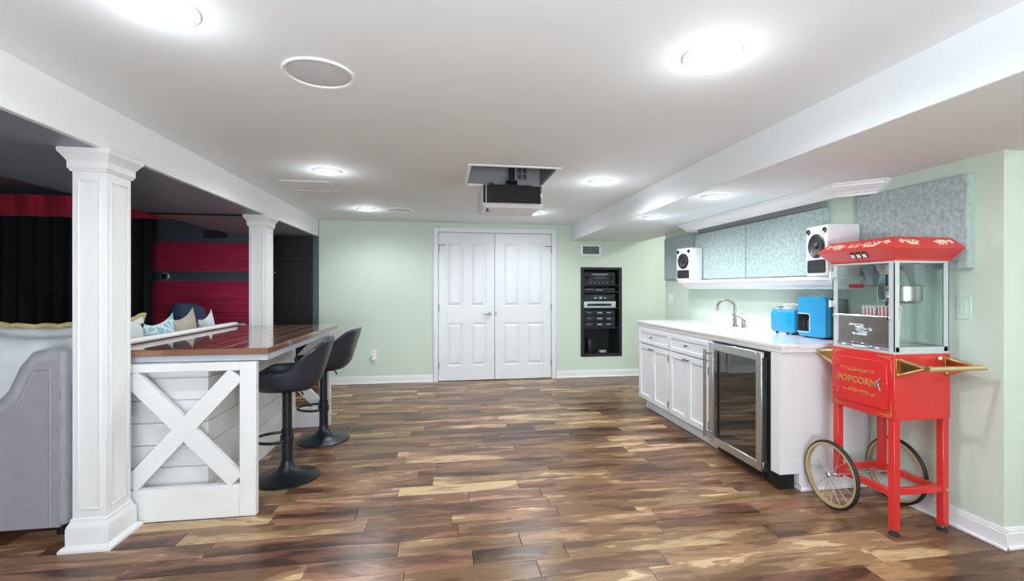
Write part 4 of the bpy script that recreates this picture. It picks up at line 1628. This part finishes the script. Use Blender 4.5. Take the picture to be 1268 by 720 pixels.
crown_rows(B('trim_white'), [(0.075, 1.262), (0.068, 1.266), (0.066, 1.276), (0.05, 1.284), (0.03, 1.297), (0.014, 1.314), (0.012, 1.322), (0.002, 1.324), (0.0, 1.328), (0.0, SHZ)]).build('board', sh, angle=15)
cr = thing('crown_moulding_box', 'white crown moulding valance under the soffit above the felt panels', 'moulding', (2.57, 3.66, HS))
CZ = HS - 0.0015
b = B('trim_white')
pro = [(0.0, CZ), (0.0, CZ - 0.012), (0.012, CZ - 0.016), (0.014, CZ - 0.026), (0.034, CZ - 0.040), (0.054, CZ - 0.054), (0.060, CZ - 0.064), (0.070, CZ - 0.068), (0.072, CZ - 0.082)]
XW_ = XR - 0.001
top_ = [(XW_, 2.472), (2.650, 2.472), (2.448, 2.662), (2.448, 4.690), (XW_, 4.690)]
bot_ = [(XW_, 2.548), (2.668, 2.548), (2.524, 2.700), (2.524, 4.612), (XW_, 4.612)]
rows = []
for i_, z in pro + [(0.086, CZ - 0.082), (0.086, CZ)]:
    t_f = i_ / 0.076
    rows.append([(p[0] + (q[0] - p[0]) * t_f, p[1] + (q[1] - p[1]) * t_f, z) for p, q in zip(top_, bot_)])
b.loft(rows)
b.build('moulding', cr, angle=12)
B('recess_grey').box(2.64, XR - 0.0015, 2.955, 4.60, 1.842, HS - 0.003, 0.004).build('valance_shade', cr)  # dark strip standing in for the deep shade under the crown


def studio_speaker(label, loc, rz, d):
    t = thing('studio_speaker', label, 'speaker', (0, 0, 0), 'white studio monitor speakers')
    w_, h = 0.215, 0.335
    B('speaker_white').box(0, d, -w_ / 2, w_ / 2, 0, h, 0.010).build('cabinet', t)
    Mr = Matrix.Rotation(-PI / 2, 4, 'Y')
    b = B('black_plastic')
    b.lathe([(0.080, 0.0), (0.080, 0.004), (0.074, 0.006), (0.070, 0.003), (0.060, -0.001), (0.0, -0.001)], (-0.0005, 0, 0.200), 40, Mr)
    b.build('woofer_surround', t)
    b = B('speaker_cone')
    b.lathe([(0.066, 0.0035), (0.060, 0.007), (0.052, 0.004), (0.020, 0.001), (0.020, 0.006), (0.012, 0.010), (0.0, 0.011)], (-0.0005, 0, 0.200), 40, Mr)
    b.build('woofer_cone', t)
    for s in (-1, 1):
        b = B('black_gloss')
        b.lathe([(0.019, 0.0), (0.019, 0.003), (0.014, 0.001), (0, 0.0005)], (-0.0005, s * 0.080, 0.298), 20, Mr)
        b.build('port', t)
    b = B('black_plastic')
    o_ = superrect(-0.088, 0.088, 0.022, 0.108, 0.012, 4)
    i_ = superrect(-0.080, 0.080, 0.030, 0.100, 0.010, 4)
    k_ = superrect(-0.030, 0.030, 0.058, 0.070, 0.005, 4)
    b.loft([[(0.0, p[0], p[1]) for p in o_], [(-0.004, p[0], p[1]) for p in o_], [(-0.004, p[0], p[1]) for p in i_], [(-0.0008, p[0], p[1]) for p in k_]], True, True)
    b.build('horn', t)
    t.location = loc
    t.rotation_euler = (0, 0, rz)
    return t


studio_speaker('farther white two-way speaker at the far end of the white shelf', (2.447, 4.545, SHZ + 0.001), math.radians(12), 0.155)
studio_speaker('nearer white two-way speaker on the shelf, behind the popcorn canopy', (2.435, 2.765, SHZ + 0.001), math.radians(-7), 0.215)


def switch_plate(label, y, z, w_, h, m, gangs):
    t = thing('light_switch', label, 'switch', (XR, y, z))
    B(m).box(XR - 0.006, XR, y - w_ / 2, y + w_ / 2, z - h / 2, z + h / 2, 0.003).build('plate', t)
    for k in range(gangs):
        yy = y + (k - (gangs - 1) / 2) * 0.046
        B(m).box(XR - 0.010, XR - 0.0055, yy - 0.0165, yy + 0.0165, z - 0.033, z + 0.033, 0.002).build('rocker', t)
    return t


switch_plate('mint coloured wall switch beside the popcorn cart case', 2.066, 1.165, 0.075, 0.118, 'plate_mint', 1)
switch_plate('white wall switch on the far end of the mint wall above the counter', 5.30, 1.14, 0.12, 0.118, 'plate_white', 2)

# ================================================================== POPCORN CART
RX0, RX1, RY0, RY1 = 2.262, 2.600, 2.062, 2.452
ca = thing('popcorn_cart', 'red popcorn cart with glass case, gold lettering and two spoked wheels', 'popcorn machine', ((RX0 + RX1) / 2, (RY0 + RY1) / 2, 0))
LZ = 0.590       # underside of red box
BZ = 0.930       # top of red box
GZ = 1.412       # underside of canopy
lw = 0.036
for lx in (RX0 + 0.004, RX1 - 0.004 - lw):
    for ly, near in ((RY0 + 0.004, True), (RY1 - 0.004 - lw, False)):
        z0 = 0.028 if near else 0.165
        b = B('cart_red')
        b.box(lx, lx + lw, ly, ly + lw, z0, LZ, 0.002)
        leg = b.build('leg', ca)
        if near:
            f = B('rubber')
            f.lathe([(0, 0), (0.024, 0), (0.024, 0.006), (0.017, 0.012), (0.010, 0.015), (0, 0.015)], (lx + lw / 2, ly + lw / 2, 0), 18)
            f.use('chrome').cyl((lx + lw / 2, ly + lw / 2, 0.012), (lx + lw / 2, ly + lw / 2, 0.03), 0.006, seg=10)
            f.build('levelling_foot', leg)
# lower frame bars
bz0, bz1 = 0.205, 0.238
for y0 in (RY0 + 0.008, RY1 - 0.036):
    b = B('cart_red')
    b.box(RX0 + 0.004 + lw, RX1 - 0.004 - lw, y0, y0 + 0.028, bz0, bz1, 0.002)
    b.build('cross_bar', ca)
for x0 in (RX0 + 0.006, RX1 - 0.034):
    b = B('cart_red')
    b.box(x0, x0 + 0.028, RY0 + 0.004 + lw, RY1 - 0.004 - lw, bz0 - 0.012, bz1 - 0.012, 0.002)
    b.build('side_bar', ca)
b = B('chrome')
for xx in (RX0 + 0.004 + lw / 2, RX1 - 0.004 - lw / 2):
    b.cyl((xx, RY0 + 0.004, 0.222), (xx, RY0 - 0.002, 0.222), 0.007, seg=10)
b.build('bolts', ca)
# wheels
WZ, WY = 0.192, RY1 - 0.052
wx0, wx1 = RX0 - 0.055, RX1 + 0.040
b = B('chrome')
b.cyl((wx0 - 0.025, WY, WZ), (wx1 + 0.02, WY, WZ), 0.008, seg=12)
b.build('axle', ca)
MY = Matrix.Rotation(PI / 2, 4, 'Y')
for wx in (wx0, wx1):
    b = B('rubber')
    b.lathe([(0.176, -0.011), (0.186, -0.011), (0.192, -0.004), (0.192, 0.004), (0.186, 0.011), (0.176, 0.011), (0.176, -0.011)], (wx, WY, WZ), 56, MY)
    tyre = b.build('wheel', ca)
    b = B('cream_gold')
    b.lathe([(0.166, -0.011), (0.178, -0.0125), (0.180, -0.008), (0.180, 0.008), (0.178, 0.0125), (0.166, 0.011), (0.164, 0.0), (0.166, -0.011)], (wx, WY, WZ), 56, MY)
    b.build('rim', tyre)
    b = B('chrome')
    b.lathe([(0.0, -0.026), (0.012, -0.026), (0.016, -0.02), (0.010, -0.012), (0.010, 0.012), (0.016, 0.02), (0.012, 0.026), (0, 0.026)], (wx, WY, WZ), 20, MY)
    b.build('hub', tyre)
    for k in range(16):
        a = 2 * PI * k / 16
        a2 = a + (0.5 if k % 2 else -0.5)
        sx = 0.017 if k % 4 < 2 else -0.017
        s = B('spoke_steel')
        s.cyl((wx + sx, WY + 0.013 * math.cos(a2), WZ + 0.013 * math.sin(a2)), (wx, WY + 0.165 * math.cos(a), WZ + 0.165 * math.sin(a)), 0.0012, seg=5)
        s.build('spoke', tyre)
# red box
b = B('cart_red')
b.box(RX0, RX1, RY0, RY1, LZ, BZ, 0.003)
bx = b.build('storage_box', ca)
DY0, DY1, Dz0, Dz1 = RY0 + 0.035, RY1 - 0.03, LZ + 0.045, BZ - 0.045
b = B('cart_red')
b.box(RX0 - 0.008, RX0 - 0.0003, DY0, DY1, Dz0, Dz1, 0.002)
dd = b.build('storage_door', ca)
for zz in (Dz0 + 0.03, Dz1 - 0.065):
    b = B('cart_red')
    b.box(RX0 - 0.012, RX0 - 0.006, DY1 - 0.032, DY1 + 0.022, zz, zz + 0.042, 0.002)
    b.cyl((RX0 - 0.012, DY1 - 0.001, zz - 0.002), (RX0 - 0.012, DY1 - 0.001, zz + 0.044), 0.006, seg=10)
    b.use('chrome')
    for oy in (-0.022, 0.012):
        for oz in (0.010, 0.032):
            b.cyl((RX0 - 0.0118, DY1 + oy, zz + oz), (RX0 - 0.0145, DY1 + oy, zz + oz), 0.004, seg=8)
    b.build('hinge', dd)
b = B('chrome')
hy, hz = DY0 + 0.036, (Dz0 + Dz1) / 2 + 0.006
b.cyl((RX0 - 0.008, hy, hz), (RX0 - 0.022, hy, hz), 0.007, seg=10)
b.tube([(RX0 - 0.022, hy - 0.016, hz + 0.036), (RX0 - 0.026, hy + 0.004, hz + 0.004), (RX0 - 0.026, hy, hz - 0.008), (RX0 - 0.022, hy - 0.012, hz - 0.034)], [0.004, 0.0055, 0.0055, 0.004], 8)
b.build('door_handle', dd)

# lettering and scrolls (flat gold print, raised by a fraction of a millimetre)
# plane seen from -x: reading direction is -y
def plane_M(x, yc, zc):
    return Matrix.Translation((x, yc, zc)) @ Matrix(((0, 0, -1, 0), (-1, 0, 0, 0), (0, 1, 0, 0), (0, 0, 0, 1)))


yc, zc = (DY0 + DY1) / 2 + 0.016, (Dz0 + Dz1) / 2
text_mesh('lettering', 'POPCORN', 0.049, plane_M(RX0 - 0.0086, yc + 0.004, zc), 'gold_print', dd)


def spiral(cx, cz, r, turns, a0, sgn):
    return [(cx + r * (1 - 0.8 * k / 16) * math.cos(a0 + sgn * turns * 2 * PI * k / 16), cz + r * (1 - 0.8 * k / 16) * math.sin(a0 + sgn * turns * 2 * PI * k / 16)) for k in range(17)]


def flourish(b, to3, cx, cz, wid, hgt, fx=1, fz=1, rad=0.0014, leaves=3):
    """a scroll ornament in plane coordinates, mapped by to3"""
    def put(pts, r=None):
        b.tube([to3(cx + fx * p[0], cz + fz * p[1]) for p in pts], r or rad, 5)
    w_, h_ = wid / 2, hgt / 2
    put([(-w_ + 2 * w_ * k / 14, h_ * 0.45 * math.sin(2.2 * PI * k / 14)) for k in range(15)])
    put(spiral(-w_ * 0.72, h_ * 0.1, h_ * 0.75, 1.1, 0, 1))
    put(spiral(w_ * 0.62, -h_ * 0.05, h_ * 0.7, 1.1, PI, -1))
    for k in range(leaves):
        x = -w_ * 0.3 + k * w_ * 0.28
        put([(x, -h_ * 0.2), (x + w_ * 0.10, h_ * 0.35), (x + w_ * 0.26, h_ * 0.75)], [rad * 0.6, rad * 1.9, rad * 0.5])
        put([(x + w_ * 0.1, -h_ * 0.1), (x + w_ * 0.24, -h_ * 0.5), (x + w_ * 0.42, -h_ * 0.8)], [rad * 0.6, rad * 1.7, rad * 0.5])


dplane = lambda u, v: (RX0 - 0.0082, yc - u, zc + v)
for u_, v_, w_, fx_, fz_ in ((-0.05, 0.058, 0.13, 1, 1), (0.055, 0.058, 0.11, -1, 1), (-0.04, -0.056, 0.12, 1, -1), (0.06, -0.058, 0.11, -1, -1)):
    b = B('gold_print')
    flourish(b, dplane, u_, v_, w_, 0.026, fx_, fz_, 0.0011)
    b.build('gold_scroll', dd)
for sg in (-1, 1):
    b = B('gold_print')
    b.tube([dplane(sg * 0.140, 0.014), dplane(sg * 0.148, 0), dplane(sg * 0.140, -0.014)], 0.0014, 5)
    b.build('gold_mark', dd)
ycb, zcb = (RY0 + RY1) / 2, (LZ + BZ) / 2
bplane = lambda u, v: (RX0 - 0.0004, ycb - u, zcb + v)
for su in (-1, 1):
    for sv in (-1, 1):
        b = B('gold_print')
        cu_, cv = su * (RY1 - RY0) / 2, sv * (BZ - LZ) / 2
        b.tube([bplane(cu_ - su * 0.095, cv - sv * 0.016), bplane(cu_ - su * 0.06, cv - sv * 0.020), bplane(cu_ - su * 0.035, cv - sv * 0.014)], [0.0008, 0.0018, 0.0014], 5)
        b.tube([bplane(cu_ - su * 0.016, cv - sv * 0.035), bplane(cu_ - su * 0.019, cv - sv * 0.065), bplane(cu_ - su * 0.014, cv - sv * 0.10)], [0.0014, 0.0018, 0.0008], 5)
        b.tube([bplane(cu_ - su * 0.024 + q[0], cv - sv * 0.022 + q[1]) for q in spiral(0, 0, 0.013, 1.4, 0.4, su)], 0.0014, 5)
        b.tube([bplane(cu_ - su * 0.046 + q[0], cv - sv * 0.020 + q[1]) for q in spiral(0, 0, 0.009, 1.2, 2.0, -su)], 0.0012, 5)
        b.build('gold_corner_scroll', bx)

# push handles at both ends: a plate, two struts that meet, and the bar between
for s_, yy in ((-1, RY0), (1, RY1)):
    h = B('cream_gold')
    h.cyl((RX0 + 0.012, yy + s_ * 0.165, 0.882), (RX1 - 0.006, yy + s_ * 0.165, 0.882), 0.011, seg=14)
    hb = h.build('push_bar', ca)
    for xx in (RX0 + 0.022, RX1 - 0.022):
        b = B('brass_dark')
        b.box(xx - 0.014, xx + 0.014, yy + (s_ * 0.003 if s_ < 0 else 0.0004), yy + (-0.0004 if s_ < 0 else 0.003), 0.815, 0.912, 0.001)
        b.use('brass')
        for za in (0.824, 0.903):
            b.tube([(xx, yy + s_ * 0.004, za), (xx, yy + s_ * 0.150, 0.882)], [0.009, 0.007], 8)
        b.use('brass_dark')
        b.prism([(yy + s_ * 0.004, 0.830), (yy + s_ * 0.004, 0.897), (yy + s_ * 0.12, 0.882)], 'x', xx - 0.0025, xx + 0.0025)
        b.use('brass').cyl((xx - 0.012, yy + s_ * 0.156, 0.882), (xx + 0.012, yy + s_ * 0.156, 0.882), 0.0135, seg=12)
        b.build('bracket', hb)
for zz in (0.905, 0.852):
    B('chrome').box(RX1 - 0.085, RX1 - 0.065, RY0 - 0.012, RY0 - 0.0005, zz - 0.012, zz + 0.012, 0.002).build('catch', bx)

# glass case
b = B('aluminium')
b.box(RX0 + 0.004, RX1 - 0.004, RY0 + 0.004, RY1 - 0.004, BZ, BZ + 0.012, 0.001)
b.build('case_floor', ca)
B('aluminium').box(RX0 + 0.004, RX1 - 0.004, RY0 + 0.004, RY1 - 0.004, GZ - 0.012, GZ - 0.0005, 0.001).build('case_top', ca)
b = B('aluminium')
b.box(RX0 + 0.012, RX1 - 0.012, RY0 + 0.004, RY0 + 0.008, BZ + 0.012, BZ + 0.036)
b.build('sill_rail', ca)
b = B('aluminium')
b.box(RX1 - 0.008, RX1 - 0.004, RY0 + 0.012, RY1 - 0.012, BZ + 0.012, BZ + 0.036)
b.build('sill_rail', ca)
pw = 0.030
for x0 in (RX0 + 0.004, RX1 - 0.004 - pw):
    for y0 in (RY0 + 0.004, RY1 - 0.004 - pw):
        b = B('aluminium')
        # L-section corner post
        ox = 0 if x0 < RX0 + 0.1 else pw - 0.004
        oy = 0 if y0 < RY0 + 0.1 else pw - 0.004
        b.box(x0 + ox, x0 + ox + 0.004, y0, y0 + pw, BZ + 0.012, GZ - 0.012)
        b.box(x0, x0 + pw, y0 + oy, y0 + oy + 0.004, BZ + 0.012, GZ - 0.012)
        b.build('corner_post', ca)
for nm, x0, x1, y0, y1 in (('near', RX0 + 0.034, RX1 - 0.034, RY0 + 0.010, RY0 + 0.013), ('far', RX0 + 0.034, RX1 - 0.034, RY1 - 0.013, RY1 - 0.010), ('rear', RX1 - 0.013, RX1 - 0.010, RY0 + 0.034, RY1 - 0.034)):
    B('clear_glass').box(x0 - 0.02 * (nm != 'rear'), x1 + 0.02 * (nm != 'rear'), y0 - 0.02 * (nm == 'rear'), y1 + 0.02 * (nm == 'rear'), BZ + 0.013, GZ - 0.013).build('glass_pane', ca)
B('clear_glass').box(RX0 + 0.010, RX0 + 0.013, RY0 + 0.014, RY1 - 0.014, 1.122, GZ - 0.013).build('glass_door', ca)
# stainless lower front panel, its rail and sill
b = B('steel_panel')
b.box(RX0 + 0.008, RX0 + 0.013, RY0 + 0.034, RY1 - 0.034, 0.968, 1.116, 0.001)
sp = b.build('steel_front', ca)
b = B('chrome')
b.cyl((RX0 + 0.007, RY0 + 0.03, 1.118), (RX0 + 0.007, RY1 - 0.012, 1.118), 0.004, seg=8)
b.cyl((RX0 + 0.004, RY0 + 0.028, 1.112), (RX0 - 0.010, RY0 + 0.028, 1.112), 0.007, seg=10)
b.cyl((RX0 + 0.004, RY1 - 0.016, 1.112), (RX0 - 0.010, RY1 - 0.016, 1.112), 0.007, seg=10)
b.box(RX0 + 0.003, RX0 + 0.012, RY0 + 0.034, RY1 - 0.034, 0.962, 0.968, 0.001)
b.build('rail', sp)
b = B('grey_metal')
b.box(RX0 + 0.006, RX0 + 0.016, RY0 + 0.034, RY1 - 0.034, BZ + 0.012, 0.961, 0.001)
b.use('steel_brushed')
b.tube([(RX0 + 0.005, RY0 + 0.13, 0.957), (RX0 - 0.006, RY0 + 0.14, 0.951), (RX0 - 0.006, RY1 - 0.15, 0.951), (RX0 + 0.005, RY1 - 0.14, 0.957)], 0.004, 6)
b.use('plate_white')
for yy in (RY0 + 0.10, RY1 - 0.08):
    b.box(RX0 + 0.000, RX0 + 0.007, yy - 0.012, yy + 0.012, 0.946, 0.956, 0.002)
b.build('drawer_sill', sp)
# pressed emblem on the steel panel
eplane = lambda u, v: (RX0 + 0.0077, (RY0 + RY1) / 2 + 0.016 - u, 1.040 + v)
b = B('aluminium')
flourish(b, eplane, -0.02, 0.022, 0.10, 0.028, 1, 1, 0.0022, 4)
flourish(b, eplane, 0.025, 0.002, 0.11, 0.030, -1, 1, 0.0022, 4)
flourish(b, eplane, 0.0, -0.020, 0.10, 0.026, 1, -1, 0.0022, 4)
b.build('pressed_emblem', sp)
# hinges of the glass door
for zz in (1.16, 1.33):
    b = B('aluminium')
    b.box(RX0 - 0.006, RX0 + 0.004, RY1 - 0.030, RY1 + 0.010, zz, zz + 0.036, 0.002)
    b.cyl((RX0 - 0.008, RY1 + 0.006, zz - 0.003), (RX0 - 0.008, RY1 + 0.006, zz + 0.039), 0.006, seg=10)
    b.build('glass_door_hinge', ca)
# canopy: bevelled roof with switches and scrolls
e_ = 0.052
CM, CTOP = 1.476, 1.532
def crect(o_, z):
    q = o_ * 0.5       # the wall side overhangs less
    return [(RX0 - o_, RY0 - o_, z), (RX1 + q, RY0 - o_, z), (RX1 + q, RY1 + o_, z), (RX0 - o_, RY1 + o_, z)]
b = B('cart_red')
b.loft([crect(-0.002, GZ), crect(0.004, GZ + 0.001), crect(0.004, GZ + 0.008), crect(e_, CM - 0.002), crect(e_, CM + 0.002), crect(0.002, CTOP)], True, True)
cp = b.build('canopy', ca, smooth=False)
up = lambda u, v: (RX0 - e_ + (e_ - 0.002) * (v / (CTOP - CM)) - 0.0016, (RY0 + RY1) / 2 - u, CM + v)
upn = lambda u, v: ((RX0 + RX1) / 2 + u, RY0 - e_ + (e_ - 0.002) * (v / (CTOP - CM)) - 0.0016, CM + v)
for pl, u_, v_, w_, f_ in ((up, -0.135, 0.027, 0.13, 1), (up, 0.115, 0.027, 0.18, -1), (upn, -0.11, 0.029, 0.12, 1), (upn, 0.095, 0.029, 0.12, -1)):
    b = B('cream_print')
    flourish(b, pl, u_, v_, w_, 0.038, f_, 1, 0.0021, 3)
    b.build('gold_scroll', cp)
b = B('cream_print')
for u in (-0.038, 0.0):
    b.tube([up(u - 0.012, 0.018), up(u, 0.026), up(u + 0.01, 0.040)], [0.0008, 0.0026, 0.0008], 5)
    b.tube([up(u + 0.002, 0.016), up(u + 0.014, 0.022), up(u + 0.026, 0.026)], [0.0008, 0.0026, 0.0008], 5)
b.build('gold_sprig', cp)
for k in range(3):
    u = -0.015 + k * 0.036
    v0 = -0.026
    b = B('black_gloss')
    p0 = lambda u_, v_, d: (RX0 - 0.004 - (e_ - 0.004) * (1 + v_ / 0.062) - d, (RY0 + RY1) / 2 - u_, CM + v_ - d * 0.4)
    a4 = [(u - 0.012, v0 - 0.016), (u + 0.012, v0 - 0.016), (u + 0.012, v0 + 0.016), (u - 0.012, v0 + 0.016)]
    b.hexa([p0(q[0], q[1], -0.001) for q in a4] + [p0(q[0], q[1], 0.003) for q in a4])
    sw = b.build('switch', cp, smooth=False)
    b = B('plate_white')
    a4 = [(u - 0.010, v0 - 0.012), (u + 0.008, v0 - 0.012), (u + 0.008, v0 + 0.004), (u - 0.010, v0 + 0.004)]
    b.hexa([p0(q[0], q[1], 0.003) for q in a4] + [p0(q[0], q[1], 0.008) for q in a4])
    b.build('rocker', sw, smooth=False)

# inside: kettle, hangers, warming deck
b = B('steel_panel')
b.box(RX0 + 0.020, RX1 - 0.014, RY0 + 0.014, RY1 - 0.014, BZ + 0.012, BZ + 0.030)
b.build('warming_deck', ca)
kx, ky, kz = 2.455, 2.185, 1.188
b = B('steel_panel')
b.lathe([(0, 0), (0.064, 0), (0.080, 0.014), (0.083, 0.090), (0.088, 0.094), (0.083, 0.097), (0.0, 0.097)], (kx, ky, kz), 32)
ket = b.build('kettle', ca)
b = B('chrome')
b.tube([(kx - 0.078, ky + 0.03, kz + 0.07), (kx - 0.10, ky + 0.01, kz + 0.085), (kx - 0.085, ky - 0.015, kz + 0.055), (kx - 0.082, ky + 0.03, kz + 0.012), (kx - 0.09, ky + 0.055, kz + 0.006), (kx - 0.085, ky + 0.07, kz + 0.03)], 0.005, 8)
b.tube([(kx - 0.04, ky + 0.06, kz + 0.094), (kx - 0.085, ky + 0.17, kz + 0.094)], 0.003, 6)
b.build('crank', ket)
b = B('scoop_red')
b.cyl((kx - 0.085, ky + 0.165, kz + 0.094), (kx - 0.103, ky + 0.235, kz + 0.095), 0.010, 0.012, seg=12)
b.build('red_grip', ket)
b = B('grey_metal')
for hx, hy_ in ((kx + 0.045, ky - 0.02), (kx - 0.035, ky + 0.15)):
    b.hexa([(hx - 0.014, hy_ - 0.016, kz + 0.098), (hx + 0.014, hy_ - 0.016, kz + 0.098), (hx + 0.014, hy_ + 0.016, kz + 0.098), (hx - 0.014, hy_ + 0.016, kz + 0.098),
            (hx - 0.040, hy_ - 0.034, GZ - 0.013), (hx + 0.034, hy_ - 0.034, GZ - 0.013), (hx + 0.034, hy_ + 0.034, GZ - 0.013), (hx - 0.040, hy_ + 0.034, GZ - 0.013)], 0.002)
    b.build('hopper', ca)
    b = B('grey_metal')
b.bm.free()
b = B('beam_white')
hx, hy_ = kx - 0.06, ky + 0.06
b.hexa([(hx - 0.012, hy_ - 0.012, 1.345), (hx + 0.012, hy_ - 0.012, 1.345), (hx + 0.012, hy_ + 0.012, 1.345), (hx - 0.012, hy_ + 0.012, 1.345),
        (hx - 0.03, hy_ - 0.03, GZ - 0.013), (hx + 0.03, hy_ - 0.03, GZ - 0.013), (hx + 0.03, hy_ + 0.03, GZ - 0.013), (hx - 0.03, hy_ + 0.03, GZ - 0.013)], 0.002)
b.build('lamp_bracket', ca)
b = B('black_metal')
b.cyl((kx - 0.02, ky + 0.08, BZ + 0.03), (kx - 0.02, ky + 0.08, GZ - 0.013), 0.004, seg=8)
b.build('rod', ca)

# striped cartons standing in the case
for k, (xx, yy) in enumerate(((2.345, 2.255), (2.44, 2.355), (2.345, 2.165))):
    t = thing('popcorn_box', ('nearer' if k == 2 else 'front' if k == 0 else 'rear') + ' open white carton with red stripes inside the glass popcorn case', 'carton', (xx, yy, BZ + 0.031), 'striped popcorn cartons')
    b = B('box_white')
    h_ = 0.205 + 0.004 * k
    w0, w1 = 0.028, 0.036
    zb = BZ + 0.031
    rows = [[(xx - w0, yy - w0, zb), (xx + w0, yy - w0, zb), (xx + w0, yy + w0, zb), (xx - w0, yy + w0, zb)], [(xx - w1, yy - w1, zb + h_), (xx + w1, yy - w1, zb + h_), (xx + w1, yy + w1, zb + h_), (xx - w1, yy + w1, zb + h_)],
            [(xx - w1 + 0.002, yy - w1 + 0.002, zb + h_), (xx + w1 - 0.002, yy - w1 + 0.002, zb + h_), (xx + w1 - 0.002, yy + w1 - 0.002, zb + h_), (xx - w1 + 0.002, yy + w1 - 0.002, zb + h_)],
            [(xx - w0 + 0.002, yy - w0 + 0.002, zb + 0.002), (xx + w0 - 0.002, yy - w0 + 0.002, zb + 0.002), (xx + w0 - 0.002, yy + w0 - 0.002, zb + 0.002), (xx - w0 + 0.002, yy + w0 - 0.002, zb + 0.002)]]
    b.loft(rows, True, True)
    b.build('carton', t, smooth=False)
    s = B('box_red')
    for q in (-0.6, 0.0, 0.6):
        for nx, ny in ((-1, 0), (0, -1), (1, 0), (0, 1)):
            def pt(u, z):
                ww = w0 + (w1 - w0) * (z - zb) / h_ + 0.0006
                u_ = u * ww
                return (xx + nx * ww + (u_ if nx == 0 else 0), yy + ny * ww + (u_ if ny == 0 else 0), z)
            c4 = [pt(q - 0.13, zb + 0.004), pt(q + 0.13, zb + 0.004), pt(q + 0.13, zb + h_ - 0.004), pt(q - 0.13, zb + h_ - 0.004)]
            inn = [(xx + (c_[0] - xx) * 0.985, yy + (c_[1] - yy) * 0.985, c_[2]) for c_ in c4]
            s.hexa(inn + c4)
    s.build('stripes', t, smooth=False)
